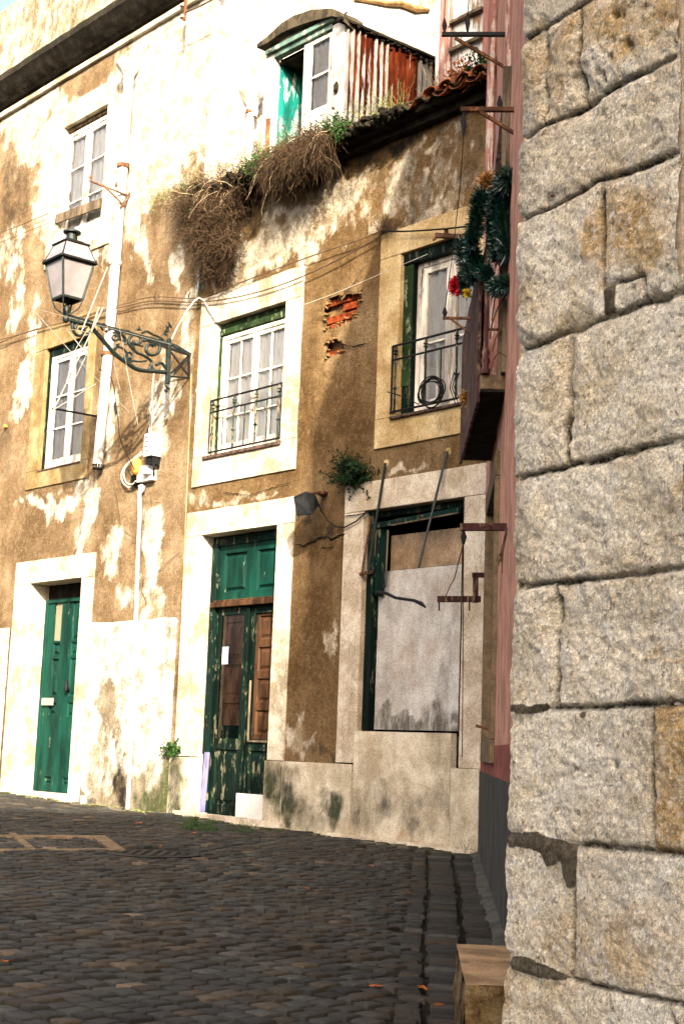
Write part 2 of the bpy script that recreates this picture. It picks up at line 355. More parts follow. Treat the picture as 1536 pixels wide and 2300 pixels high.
class MB:
    def __init__(s): s.v = []; s.f = []; s.m = []
    def add(s, vs, fs, m=0):
        k = len(s.v); s.v.extend([tuple(map(float, p)) for p in vs]); s.f.extend([tuple(k+i for i in q) for q in fs]); s.m.extend([m]*len(fs)); return s
    def box(s, pl, s0, s1, n0, n1, z0, z1, m=0):
        P = [pl.pt(a, b, c) for c in (z0, z1) for b in (n0, n1) for a in (s0, s1)]
        return s.add(P, [(0, 1, 3, 2), (4, 6, 7, 5), (0, 4, 5, 1), (2, 3, 7, 6), (0, 2, 6, 4), (1, 5, 7, 3)], m)
    def bar(s, a, b, w, h, m=0, up=(0, 0, 1)):
        "a straight bar of rectangular section from a to b"
        a = np.array(a, float); b = np.array(b, float); d = b-a; d /= np.linalg.norm(d)+1e-9; x = np.cross(d, up)
        if np.linalg.norm(x) < 1e-3: x = np.cross(d, (0, 1, 0))
        x /= np.linalg.norm(x); y = np.cross(x, d)
        P = [p+x*i*w/2+y*j*h/2 for p in (a, b) for i, j in ((-1, -1), (1, -1), (1, 1), (-1, 1))]
        return s.add(P, [(0, 1, 2, 3), (7, 6, 5, 4), (0, 4, 5, 1), (1, 5, 6, 2), (2, 6, 7, 3), (3, 7, 4, 0)], m)
    def tube(s, pts, r, seg=6, m=0, cap=True):
        pts = [np.array(p, float) for p in pts]; n = len(pts); rr = r if hasattr(r, '__len__') else [r]*n
        k = len(s.v); px = None; V = []
        for i, p in enumerate(pts):
            d = pts[min(i+1, n-1)]-pts[max(i-1, 0)]; L = np.linalg.norm(d); d = d/L if L > 1e-9 else np.array([0, 0, 1.])
            if px is None: px = np.cross(d, (0.31, .2, .93)); 
            px = px-d*(px@d)
            if np.linalg.norm(px) < 1e-6: px = np.cross(d, (0, 1, .1))
            px /= np.linalg.norm(px); py = np.cross(d, px)
            for j in range(seg):
                a = 2*pi*j/seg; V.append(p+rr[i]*(cos(a)*px+sin(a)*py))
        Fc = [(i*seg+j, i*seg+(j+1) % seg, (i+1)*seg+(j+1) % seg, (i+1)*seg+j) for i in range(n-1) for j in range(seg)]
        if cap and seg > 2: Fc += [tuple(range(seg))[::-1], tuple((n-1)*seg+j for j in range(seg))]
        return s.add(V, Fc, m)
    def prism(s, poly, ext, m=0):
        poly = [np.array(p, float) for p in poly]; n = len(poly); e = np.array(ext, float)
        return s.add(poly+[p+e for p in poly], [tuple(range(n))[::-1], tuple(range(n, 2*n))]+[(i, (i+1) % n, n+(i+1) % n, n+i) for i in range(n)], m)
    def lathe(s, c, prof, seg=16, m=0, sq=None):
        c = np.array(c, float); V = []; n = len(prof)
        for r, z in prof:
            for j in range(seg):
                a = 2*pi*j/seg+(pi/4 if seg == 4 else 0); V.append(c+np.array([r*cos(a), r*sin(a), z]))
        return s.add(V, [(i*seg+j, i*seg+(j+1) % seg, (i+1)*seg+(j+1) % seg, (i+1)*seg+j) for i in range(n-1) for j in range(seg)]+[tuple(range(seg))[::-1], tuple((n-1)*seg+j for j in range(seg))], m)
    def build(s, name, mats, parent=None, bevel=0, smooth=None, loc=None, fix=True):
        o = mkobj(name, s.v, s.f, mats, parent, s.m, 0, None, loc=loc)
        if fix:
            bm = bmesh.new(); bm.from_mesh(o.data); bmesh.ops.recalc_face_normals(bm, faces=bm.faces); bm.to_mesh(o.data); bm.free()
        if smooth is not None:
            o.data.polygons.foreach_set('use_smooth', [True]*len(o.data.polygons)); o.data.set_sharp_from_angle(angle=radians(smooth))
        if bevel:
            b = o.modifiers.new('bevel', 'BEVEL'); b.width = bevel; b.segments = 2; b.limit_method = 'ANGLE'; b.angle_limit = radians(40)
        return o

def grid_wall(name, pl, s0, s1, z0, z1, cell, holes, disp, maskf, mat, parent, cut=None, n0=0., zlow=None):
    def axis(a, b, ed):
        g = list(np.arange(a, b, cell)); ed = [e for e in ed if a < e < b]
        g = [x for x in g if all(abs(x-e) > cell*.4 for e in ed)]; return np.array(sorted(set(g+ed+[a, b])))
    xs = axis(s0, s1, [h[0] for h in holes]+[h[1] for h in holes]); zs = axis(z0, z1, [h[2] for h in holes]+[h[3] for h in holes])
    X, Z = np.meshgrid(xs, zs); N = disp(X, Z)+n0; nx = len(xs)
    Zg = Z
    if zlow is not None:
        lo = zlow(X); Zg = np.maximum(Z, lo)
    V = pl.o+X[..., None]*pl.u+N[..., None]*pl.n; V[..., 2] += Zg
    i, j = np.meshgrid(np.arange(len(zs)-1), np.arange(nx-1), indexing='ij'); i = i.ravel(); j = j.ravel()
    cx = (xs[j]+xs[j+1])/2; cz = (zs[i]+zs[i+1])/2; keep = np.ones(len(i), bool)
    for h in holes: keep &= ~((cx > h[0]) & (cx < h[1]) & (cz > h[2]) & (cz < h[3]))
    if cut is not None: keep &= ~cut(cx, cz)
    i = i[keep]; j = j[keep]; a = i*nx+j; F = np.stack([a, a+1, a+nx+1, a+nx], 1)
    used = np.unique(F); mp = -np.ones(X.size, int); mp[used] = np.arange(len(used))
    mk = np.stack(maskf(X.ravel(), Z.ravel()), 1)[used]
    return mkobj(name, V.reshape(-1, 3)[used], mp[F].tolist(), mat, parent, smooth=180, masks=mk)

def blobs(pl, lst, X, Z, off=0):
    r = np.zeros_like(X)
    if not len(lst): return r
    X0, Z0 = X, Z
    wx = (fbm(X, Z, 2.2, 3, 101)-.5)*.55+(fbm(X, Z, 9, 3, 103)-.5)*.22; wz = (fbm(X, Z, 2.2, 3, 105)-.5)*.55+(fbm(X, Z, 9, 3, 107)-.5)*.22
    grain = (fbm(X*1., Z*.6, 7, 5, 109, .7)-.5)*1.5
    X = X+wx*.8; Z = Z+wz
    for x, y, rx, ry, v in lst:
        s, z = pl.fp(x, y, off); s2 = pl.fp(x+rx, y, off)[0]; z2 = pl.fp(x, y-ry, off)[1]
        q = ((X-s)/abs(s2-s))**2+((Z-z)/abs(z2-z))**2
        r = np.maximum(r, v*(1-sstep(.0, 2.6, q))*1.12)
    return np.clip(r+grain*(r > .02)*np.minimum(1, r*3), 0, 1.2)

# ================================================================== GROUND
def undul(x, y): return (fbm(np.asarray(x)+40, np.asarray(y)+10, .55, 3, 5)-.5)*.05
def make_ground():
    xs = np.linspace(-30, 30, 240); ys = np.linspace(-45, 30, 300); X, Y = np.meshgrid(xs, ys)
    Z = SLOPE*Y-.02+undul(X, Y); nx = len(xs)
    V = np.stack([X, Y, Z], -1).reshape(-1, 3)
    F = [(i*nx+j, i*nx+j+1, (i+1)*nx+j+1, (i+1)*nx+j) for i in range(len(ys)-1) for j in range(nx-1)]
    e = props(mkobj('ground', V, F, 'dirt', smooth=180), kind='structure')
make_ground()
def pk_dist(X, Y):   # distance out from the pink wall
    return (X-PK.o[0])*PK.n[0]+(Y-PK.o[1])*PK.n[1]
def fa_dist(X, Y): return (X-FA.o[0])*FA.n[0]+(Y-FA.o[1])*FA.n[1]
MANH = ground_pt(342, 1918); MANH_R = .36
def setts(cx, cy, ang, lx, ly, col):
    "all setts at once: centre, heading, half sizes, colour"
    n = len(cx); prof = [(-.03, 1.0), (-.002, 1.0), (.0, .80)]
    co, si = np.cos(ang), np.sin(ang); V = np.zeros((n, 13, 3)); z0 = SLOPE*cy+undul(cx, cy)+RNG.normal(0, .004, n)
    tx, ty = RNG.normal(0, .016, n), RNG.normal(0, .016, n)
    cj = RNG.uniform(.86, 1.04, (n, 4, 2))
    for k, (dz, sc) in enumerate(prof):
        for q, (a, b) in enumerate(((-1, -1), (1, -1), (1, 1), (-1, 1))):
            ex = a*(lx*cj[:, q, 0]-(1-sc)*.026); ey = b*(ly*cj[:, q, 1]-(1-sc)*.026)
            V[:, k*4+q, 0] = cx+ex*co-ey*si; V[:, k*4+q, 1] = cy+ex*si+ey*co
            V[:, k*4+q, 2] = z0+dz*(1 if k else 1)+(ex*tx+ey*ty)*(k > 0)+(0.0035 if k == 2 else 0)
    V[:, 12, 0] = cx; V[:, 12, 1] = cy; V[:, 12, 2] = z0+.0055
    f = []
    for k in range(2):
        for q in range(4): f.append((k*4+q, k*4+(q+1) % 4, (k+1)*4+(q+1) % 4, (k+1)*4+q))
    for q in range(4): f.append((8+q, 8+(q+1) % 4, 12, 12))
    f = np.array(f); Fa = (f[None]+(np.arange(n)*13)[:, None, None]).reshape(-1, 4)
    faces = [tuple(r[:3]) if r[2] == r[3] else tuple(r) for r in Fa.tolist()]
    c = np.repeat(col[:, None], 13, 1).reshape(-1, 3)
    return V.reshape(-1, 3), faces, c
def sett_colors(n):
    base = np.array([.0285, .0265, .0225]); c = base[None]*RNG.lognormal(0, .26, n)[:, None]
    k = RNG.random(n); bl = np.where(k < .38)[0]; br = np.where((k > .38) & (k < .55))[0]; li = np.where(k > .975)[0]
    c[bl] *= np.array([.92, 1.0, 1.02]); c[br] *= np.array([1.18, 1.0, .8]); c[li] *= np.array([2.6, 2.1, 1.6])
    return np.clip(c, .004, .2)
def make_street():
    a = radians(-42)+pi/2  # rows run about along the ochre facade
    ang = math.atan2(FA.u[1], FA.u[0])+radians(2); lx, ly = .134, .108
    cx = []; cy = []; LX = []; LY = []; v = -17.
    while v < 17:
        rh = random.uniform(.108, .132); w = RNG.uniform(.105, .150, 290); e = np.cumsum(w)-20+random.uniform(0, .1); u = e-w/2; v += rh
        vv = v-rh/2+.05*np.sin(u*.8)+.012*np.sin(u*3.7+v)+RNG.normal(0, .003, len(u)); LX.append(w); LY.append(np.full(len(u), rh))
        cx.append(u*cos(ang)-vv*sin(ang)); cy.append(12+u*sin(ang)+vv*cos(ang))
    cx = np.concatenate(cx); cy = np.concatenate(cy); LX = np.concatenate(LX); LY = np.concatenate(LY)
    pd = pk_dist(cx, cy); fd = fa_dist(cx, cy)
    k = (pd > .56) & (fd > .30) & (cy > 2.2) & (cy < 21) & (cx > -7.5) & (cx < 2.6)
    k &= np.hypot(cx-MANH[0], cy-MANH[1]) > MANH_R+.05
    fr = inpoly(cx, cy, FRAME_OUT); k &= ~fr
    cx, cy, LX, LY = cx[k], cy[k], LX[k], LY[k]; n = len(cx)
    bad = RNG.random(n) < .006; cx, cy, LX, LY = cx[~bad], cy[~bad], LX[~bad], LY[~bad]; n = len(cx)
    P = [(cx, cy, np.full(n, ang)+RNG.normal(0, .035, n), (LX/2-.0075)*RNG.uniform(.94, 1.0, n), (LY/2-.0075)*RNG.uniform(.94, 1., n), sett_colors(n))]
    # two gutter courses along the pink wall, setts laid across, a third of shorter setts beside them
    A2 = math.atan2(PK.n[1], PK.n[0])
    for c0, half, pitch in ((.10+.03, .085, .092), (.33, .10, .092), (.50, .06, .10)):
        s = np.arange(-.3, 8.0, pitch); s = s+RNG.normal(0, .006, len(s)); d = c0+.008*np.sin(s*1.7)+RNG.normal(0, .006, len(s))
        x = PK.o[0]+PK.u[0]*s+PK.n[0]*d; y = PK.o[1]+PK.u[1]*s+PK.n[1]*d
        kk = fa_dist(x, y) > .12; x, y, m = x[kk], y[kk], int(kk.sum())
        P.append((x, y, A2+RNG.normal(0, .07, m)-.12, np.full(m, half)*RNG.uniform(.85, .97, m), np.full(m, pitch/2-.010)*RNG.uniform(.8, 1., m), sett_colors(m)*.85))
    # irregular stones against the foot of the facade
    for row in range(2):
        s = np.arange(-10, .1, .15); s = s+RNG.normal(0, .02, len(s)); d = .085+row*.125+RNG.normal(0, .012, len(s))
        x = FA.o[0]+FA.u[0]*s+FA.n[0]*d; y = FA.o[1]+FA.u[1]*s+FA.n[1]*d; kk = pk_dist(x, y) > .25; x, y, m = x[kk], y[kk], int(kk.sum())
        col = sett_colors(m); w = RNG.random(m) < .3; col[w] = np.array([.14, .12, .085])*RNG.uniform(.6, 1.2, (int(w.sum()), 1)); g = RNG.random(m) < .3; col[g] = np.array([.03, .034, .012])
        P.append((x, y, ang+RNG.normal(0, .2, m), RNG.uniform(.05, .07, m), RNG.uniform(.04, .055, m), col))
    V, Fc, C = [], [], []; o = 0
    for p in P:
        v, f, c = setts(*p); V.append(v); Fc += [tuple(i+o for i in q) for q in f]; C.append(c); o += len(v)
    V = np.concatenate(V); C = np.concatenate(C)
    o = mkobj('street', V, Fc, 'cobble', smooth=50, masks=C, maskname='tint'); props(o, kind='structure')
FRAME_PX = [(-150, 1868), (20, 1875), (235, 1881), (281, 1909), (90, 1917), (-150, 1912)]
FRAME_OUT = [tuple(ground_pt(*q)[:2]) for q in [(-190, 1876), (236, 1879), (282, 1911), (-190, 1914)]]
make_street()
# pale mortar between the gutter setts and a cement fillet at the foot of the pink wall
mb = MB()
for c0, w in ((.225, .013), (.445, .013)):
    L = [PK.pt(s, c0+.006*sin(s*1.7)+random.uniform(-.004, .004), 0) for s in np.arange(.1, 7.2, .12)]
    for i in range(len(L)-1):
        if random.random() < .35: continue
        a, b = L[i], L[i+1]; q = PK.n*w*random.uniform(.6, 1.3)
        P = [a-q, a+q, b+q, b-q]; P = [np.array([p[0], p[1], gz(p[1])-.006+float(undul(p[0], p[1]))]) for p in P]; mb.add(P, [(0, 1, 2, 3)])

mb = MB()
pts = [(s, .055+.035*float(vnoise(s*4, 3.))) for s in np.arange(.05, 7.6, .1)]
for i in range(len(pts)-1):
    (s, w), (s2, w2) = pts[i], pts[i+1]; g1 = gz(PK.pt(s, 0, 0)[1])-.03; g2 = gz(PK.pt(s2, 0, 0)[1])-.03
    P = [PK.pt(s, 0, g1), PK.pt(s, w+.02, g1), PK.pt(s, w, g1+.045), PK.pt(s, 0, g1+.07), PK.pt(s2, 0, g2), PK.pt(s2, w2+.02, g2), PK.pt(s2, w2, g2+.045), PK.pt(s2, 0, g2+.07)]
    mb.add(P, [(0, 1, 5, 4), (1, 2, 6, 5), (2, 3, 7, 6)])
props(mb.build('kerb', 'grey_base', smooth=60), kind='structure')

# drain covers
t = thing('drain_frame', 'rectangular concrete drain frame filled with setts, at the left edge of the street', 'drain cover', ground_pt(120, 1895))
out = [np.array(ground_pt(*q)) for q in [(-190, 1876), (236, 1879), (282, 1911), (-190, 1914)]]
ce = sum(out)/4; inn = [ce+(p-ce)*np.array([.86, .80, 1]) for p in out]
mb = MB()
for i in range(4):
    a, b, c, d = out[i], out[(i+1) % 4], inn[(i+1) % 4], inn[i]
    P = [np.array([p[0], p[1], gz(p[1])+dz]) for dz in (-.03, .008) for p in (a, b, c, d)]
    mb.add(P, [(3, 2, 1, 0), (4, 5, 6, 7), (0, 1, 5, 4), (1, 2, 6, 5), (2, 3, 7, 6), (3, 0, 4, 7)])
a, b = np.array(ground_pt(28, 1876)), np.array(ground_pt(72, 1912)); mb.bar(a+[0, 0, .004], b+[0, 0, .004], .06, .03)
mb.build('frame', 'concrete', t, bevel=.004)
P = []
xs = np.linspace(min(p[0] for p in inn), max(p[0] for p in inn), 60); ys = np.arange(min(p[1] for p in inn), max(p[1] for p in inn), .11)
X, Y = np.meshgrid(np.arange(xs[0], xs[-1], .13), ys); X = X+(np.arange(len(ys)) % 2)[:, None]*.065; X = X.ravel(); Y = Y.ravel()
k = inpoly(X, Y, [tuple(ce[:2]+(p[:2]-ce[:2])*.93) for p in inn]); X = X[k]; Y = Y[k]
v, f, c = setts(X, Y, np.full(len(X), .1), np.full(len(X), .058), np.full(len(X), .048), sett_colors(len(X)))
mkobj('cover_setts', v, f, 'cobble', t, smooth=50, masks=c, maskname='tint')
t = thing('manhole_cover', 'round dark iron manhole cover flush with the setts in front of the doors', 'manhole cover', MANH)
mb = MB(); mb.lathe([MANH[0], MANH[1], MANH[2]-.03], [(MANH_R-.03, .0), (MANH_R-.03, .03), (MANH_R-.06, .033), (.02, .033)], 40)
for i in range(-3, 4):
    for j in range(-3, 4):
        if i*i+j*j < 11: mb.box(Plane((MANH[0]+i*.085, MANH[1]+j*.085), .7), -.03, .03, -.03, .03, MANH[2], MANH[2]+.007)
mb.build('lid', 'iron', t, smooth=40)
mb = MB(); mb.lathe([MANH[0], MANH[1], MANH[2]-.03], [(MANH_R+.03, 0), (MANH_R+.03, .034), (MANH_R-.02, .034), (MANH_R-.02, 0)], 40); mb.build('rim', 'iron', t, smooth=40)

# ================================================================== OCHRE LOW HOUSE (B) AND TALL HOUSE (A)
SEAM = -4.62
HB = thing('low_ochre_house', 'low two-storey ochre plaster house with overgrown tiled eave, peeling green double door and boarded window', 'house', FA.pt(-2.3, 0, .33))
HA = thing('tall_ochre_house', 'tall sunlit ochre and white house at the left with black cornice and single green door', 'house', FA.pt(-7, 0, .4))
def srect(out, opn, pl=FA, proud=.022, depth=.2, name='stone_surround', mat='lime_shade', parent=None, top=True, bottom=True, left=True, right=True, jog=True):
    a0, a1, b0, b1 = out; c0, c1, d0, d1 = opn; g = .003; mb = MB()
    if top: mb.box(pl, a0, a1, -depth, proud, d1+g, b1)
    if bottom: mb.box(pl, a0, a1, -depth, proud+.002, b0, d0-g)
    if left: mb.box(pl, a0, c0, -depth, proud-.001, d0 if bottom else b0, d1)
    if right: mb.box(pl, c1, a1, -depth, proud-.001, d0 if bottom else b0, d1)
    return mb.build(name, mat, parent, bevel=.006)
# openings in the low house
W2o, W2i = (-4.51, -2.69, 4.07, 6.30), (-4.21, -2.96, 4.41, 5.95)
W3o, W3i = (-1.485, .012, 4.12, 6.33), (-1.19, -.16, 4.415, 6.06)
D2o, D2i = (-4.57, -2.68, .2, 3.78), (-4.27, -2.94, .42, 3.5)
W4o, W4i = (-1.885, .012, 1.065, 3.805), (-1.60, -.25, 1.385, 3.515)
D1o, D1i = (-8.38, -6.46, .2, 3.48), (-7.98, -6.73, .52, 3.18)
W1o, W1i = (-8.29, -6.78, 4.45, 6.665), (-7.99, -6.95, 4.69, 6.34)
W0o, W0i = (-8.22, -6.62, 7.5, 9.80), (-7.95, -6.85, 7.83, 9.475)
sh = lambda o: (o[0]+.03, o[1]-.03, o[2]+.03 if o[2] > .5 else -1, o[3]-.03)
holeW3 = (W3o[0]+.03, -.03, W3o[2]+.03, W3o[3]-.03)
def zlo(X): return SLOPE*(FA.o[1]+FA.u[1]*X)-.08
BR = [[FA.fp(*q) for q in P] for P in ([(738, 672), (812, 654), (800, 690), (792, 716), (730, 738), (728, 700)], [(733, 768), (768, 758), (772, 786), (735, 800)])]
def brick_cut(cx, cz):
    w = .02; nx_ = (fbm(cx, cz, 14, 2, 3)-.5)*.12; nz_ = (fbm(cx, cz, 14, 2, 9)-.5)*.12; r = np.zeros(cx.shape, bool)
    for p in BR: r |= inpoly(cx+nx_, cz+nz_, p)
    return r
def dispB(X, Z):
    r = (fbm(X, Z, .9, 3, 1)-.5)*.03+(fbm(X, Z, 6, 4, 2)-.5)*.012
    d = np.full(X.shape, 9.)
    for p in BR:
        for i in range(len(p)): d = np.minimum(d, segdist(X, Z, p[i], p[(i+1) % len(p)]))
    r += np.exp(-(d/.09)**2)*(fbm(X, Z, 18, 3, 8)-.62)*.06
    k = blobs(FA, [(730, 850, 45, 160, 1), (760, 700, 60, 60, 1)], X, Z); r += k*(fbm(X, Z, 16, 4, 21)-.5)*.03
    for o in (W2o, W3o, D2o, W4o):
        e = np.minimum.reduce([np.abs(X-o[0]), np.abs(X-o[1])])
    return r
WHT_B = [(575, 560, 70, 45, 1.), (640, 545, 60, 30, 1.), (525, 600, 22, 50, .9), (690, 520, 40, 40, .9), (740, 480, 30, 60, .72), (800, 440, 40, 40, .6), (700, 560, 30, 20, .7), (610, 500, 40, 25, .7),
         (890, 400, 12, 60, .8), (915, 360, 14, 30, .8), (870, 450, 14, 35, .8), (975, 345, 30, 12, .75), (990, 430, 14, 60, .7), (960, 480, 50, 18, .85), (1010, 470, 30, 30, .7), (930, 500, 40, 18, .7), (1020, 300, 40, 10, .6),
         (755, 1430, 7, 35, .95), (678, 1665, 14, 40, .85), (905, 1045, 35, 12, .8), (960, 1030, 30, 10, .6), (700, 1690, 12, 14, .6), (560, 1130, 70, 12, .6), (470, 1130, 30, 20, .55), (845, 500, 16, 16, .5), (500, 640, 40, 14, .7),
         (900, 430, 110, 60, .3), (780, 470, 60, 60, .4), (1010, 400, 60, 90, .3), (700, 470, 60, 40, .4), (835, 380, 14, 16, .55), (960, 412, 6, 6, 1.), (440, 1030, 10, 200, .25)]
DRT_SHADE_B = [(455, 620, 18, 60, .95), (465, 560, 40, 80, .55), (450, 500, 40, 60, .8), (560, 440, 80, 26, .95), (640, 420, 80, 26, .95), (740, 380, 90, 26, .95), (830, 325, 90, 24, .95), (930, 285, 90, 24, .95), (1010, 250, 70, 22, .9), (1080, 225, 60, 18, .8),  # the band along the eave paints its shadow in with the real grime
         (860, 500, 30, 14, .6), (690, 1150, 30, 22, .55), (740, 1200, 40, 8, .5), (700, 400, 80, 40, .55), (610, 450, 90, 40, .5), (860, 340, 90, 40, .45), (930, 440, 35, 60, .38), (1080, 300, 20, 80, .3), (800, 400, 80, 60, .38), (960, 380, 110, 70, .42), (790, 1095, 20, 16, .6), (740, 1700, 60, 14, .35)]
GRN_B = [(440, 560, 14, 60, .45), (455, 660, 10, 40, .5), (800, 340, 100, 30, .3)]
def maskB(X, Z): return blobs(FA, WHT_B, X, Z), blobs(FA, DRT_SHADE_B, X, Z), blobs(FA, GRN_B, X, Z)
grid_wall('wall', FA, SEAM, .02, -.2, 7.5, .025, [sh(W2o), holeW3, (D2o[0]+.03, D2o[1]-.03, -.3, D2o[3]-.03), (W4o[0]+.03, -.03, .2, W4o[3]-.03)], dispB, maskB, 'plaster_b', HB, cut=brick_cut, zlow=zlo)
mb = MB(); mb.box(FA, -2.60, -1.95, -.16, -.105, 4.9, 6.4); mb.build('brick_backing', 'mortar', HB)
mb = MB(); mbm = MB()
for r in range(10):
    for c in range(4):
        s0 = -2.62+c*.21+(r % 2)*.1; z0 = 5.2+r*.095
        if random.random() < .18: continue
        mb.box(FA, s0, s0+.19, -.10, -.045+random.uniform(-.02, .01), z0, z0+.075)
o = mb.build('exposed_bricks', 'brick', HB, bevel=.006)
# lumps of broken plaster round the bare bricks
def lump(mb, c, r, seed=0):
    bm = bmesh.new(); bmesh.ops.create_icosphere(bm, subdivisions=1, radius=1)
    rr = random.Random(seed)
    V = [np.array(c)+np.array(v.co)*np.array(r)*rr.uniform(.7, 1.2) for v in bm.verts]; mb.add(V, [tuple(x.index for x in f.verts) for f in bm.faces]); bm.free()
mb = MB()
for i in range(60):
    p = BR[0] if random.random() < .7 else BR[1]; k = random.randrange(len(p)); u = random.random(); a, b = p[k], p[(k+1) % len(p)]
    s, z = a[0]+(b[0]-a[0])*u+random.gauss(0, .02), a[1]+(b[1]-a[1])*u+random.gauss(0, .02); rr = random.uniform(.008, .026)
    lump(mb, FA.pt(s, -.01, z), (rr*1.2, rr*1.2, rr*.8), i)
for i in range(30):
    s, z = -2.3+random.gauss(0, .12), 5.43+random.gauss(0, .025); lump(mb, FA.pt(s, -.03, z), (.03, .03, .02), i)
o = mb.build('broken_plaster', 'mortar', HB); o['kind'] = 'stuff'
# cracks: thin open fissures
def crack(pts, w, parent, mat='soot_shade', pl=FA, n=.016):
    mb = MB(); P = []
    for i in range(len(pts)-1):
        (x0, y0), (x1, y1) = pts[i], pts[i+1]; m = max(2, int(math.hypot(x1-x0, y1-y0)/6))
        for k in range(m): u = k/m; P.append((x0+(x1-x0)*u+random.uniform(-1.5, 1.5), y0+(y1-y0)*u+random.uniform(-1.8, 1.8)))
    P.append(pts[-1]); Q = [pl.W(x, y, n) for x, y in P]
    rr = [w*random.uniform(.3, 1.)*(.2 if i in (0, len(Q)-1) else 1) for i in range(len(Q))]
    mb.tube(Q, rr, 5); mb.build('crack', mat, parent)
crack([(665, 1222), (680, 1226), (705, 1215), (722, 1206), (735, 1205), (742, 1213), (760, 1204), (778, 1200)], .013, HB)
crack([(740, 700), (790, 640), (826, 590)], .004, HB); crack([(720, 1232), (750, 1228)], .006, HB)
crack([(500, 1105), (560, 1112), (610, 1096), (655, 1082)], .005, HB); crack([(745, 770), (800, 778), (828, 770)], .007, HB)

# plinth slabs and jamb bases of the low house
def slab(name, x0, x1, z0, z1, n0, n1, parent, mask=([], [], []), mat='plinth', cell=.03, amp=.004):
    gl = lambda X: SLOPE*(FA.o[1]+FA.u[1]*X)-.06
    def mf(X, Z): return tuple(blobs(FA, m, X, Z) for m in mask)
    o = grid_wall(name, FA, x0, x1, z0, z1, cell, [], lambda X, Z: (fbm(X, Z, 5, 3, 4)-.5)*amp, mf, mat, parent, n0=n1, zlow=gl)
    # sides and top
    mb = MB(); zb = float(gl(np.array(x0)))
    mb.add([FA.pt(x0, n1, z1), FA.pt(x1, n1, z1), FA.pt(x1, n0, z1), FA.pt(x0, n0, z1), FA.pt(x0, n1, zb), FA.pt(x0, n0, zb), FA.pt(x1, n1, zb-.1), FA.pt(x1, n0, zb-.1)],
           [(0, 1, 2, 3), (0, 3, 5, 4), (1, 6, 7, 2)]); mb.build(name+'_edge', 'lime_shade', o); return o
MG = [(625, 1790, 26, 55, 1.), (612, 1720, 12, 40, .6), (650, 1830, 20, 30, .8), (760, 1800, 22, 40, .85), (705, 1840, 40, 24, .55), (650, 1740, 10, 20, .3), (690, 1860, 60, 14, .35)]
MDk = [(700, 1820, 60, 30, .35), (640, 1770, 25, 50, .5), (860, 1800, 50, 40, .62), (950, 1800, 60, 30, .5), (930, 1870, 14, 30, .6), (1020, 1780, 20, 50, .4), (990, 1700, 20, 60, .35), (830, 1830, 20, 30, .5)]
MT = [(850, 1680, 24, 50, .45), (700, 1740, 50, 40, .3), (900, 1900, 140, 10, .5), (1010, 1760, 30, 40, .2)]
slab('plinth_slab', -4.635, -4.275, 0, 1.05, -.1, .028, HB, ([], [(395, 1780, 20, 60, .5)], [(395, 1790, 22, 60, .75)]))
slab('plinth_slab', -2.965, -2.677, 0, 1.055, -.1, .026, HB, (MT, MDk, MG))
slab('plinth_slab', -2.666, -1.634, 0, 1.058, -.02, .03, HB, (MT, MDk, MG))
slab('plinth_slab', -1.621, -.342, 0, 1.375, -.05, .024, HB, (MT, MDk, MG))
slab('plinth_slab', -.330, .012, 0, 1.068, -.05, .030, HB, ([], [(1050, 1850, 30, 30, .2)], []))
def foot_strip(s0, s1, h, n1, nm, mat='lime_shade'):
    mb = MB()
    for i in range(8):
        a = s0+(s1-s0)*i/8; b = s0+(s1-s0)*(i+1)/8; g = gz(FA.pt(b, 0, 0)[1])
        mb.box(FA, a, b-.002, -.05, n1+random.uniform(-.006, .006), g-.1, g+h+random.uniform(-.006, .006))
    mb.build(nm, mat, HB, bevel=.006)
foot_strip(-2.0, -.03, .035, .075, 'footing'); foot_strip(-4.45, -2.6, .06, .09, 'door_step')

# surrounds
srect(W2o, W2i, parent=HB, mat='lime_white')
srect(W3o, W3i, parent=HB, mat='lime_yellow')
srect((D2o[0], D2o[1], 1.06, D2o[3]), (D2i[0], D2i[1], 1.06, D2i[3]), parent=HB, bottom=False, depth=.28, mat='lime_white')
srect((W4o[0], W4o[1], 1.07, W4o[3]), (W4i[0], W4i[1], 1.07, W4i[3]), parent=HB, bottom=False, depth=.24)

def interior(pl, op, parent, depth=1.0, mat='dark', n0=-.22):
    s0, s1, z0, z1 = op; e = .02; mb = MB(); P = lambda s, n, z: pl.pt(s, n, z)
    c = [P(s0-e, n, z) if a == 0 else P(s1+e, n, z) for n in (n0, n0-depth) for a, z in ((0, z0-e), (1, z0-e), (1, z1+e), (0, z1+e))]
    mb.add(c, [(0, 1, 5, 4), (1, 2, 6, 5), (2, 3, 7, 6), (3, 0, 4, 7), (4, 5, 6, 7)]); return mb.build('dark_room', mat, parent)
def curtain(pl, s0, s1, z0, z1, n, mat, parent, folds=9, amp=.02, seed=0):
    ns, nz = folds*8, 14; V = []; rr = random.Random(seed); ph = [rr.uniform(0, 6) for _ in range(4)]
    for i in range(nz+1):
        for j in range(ns+1):
            u, v = j/ns, i/nz; V.append(pl.pt(s0+(s1-s0)*u, n+amp*(sin(u*folds*2*pi+ph[0]+.5*sin(v*3+ph[1]))+.5*sin(u*folds*4.7+ph[2]))*(.6+.4*(1-v)), z0+(z1-z0)*v))
    F = [(i*(ns+1)+j, i*(ns+1)+j+1, (i+1)*(ns+1)+j+1, (i+1)*(ns+1)+j) for i in range(nz) for j in range(ns)]
    return mkobj('curtain', V, F, mat, parent, smooth=180)
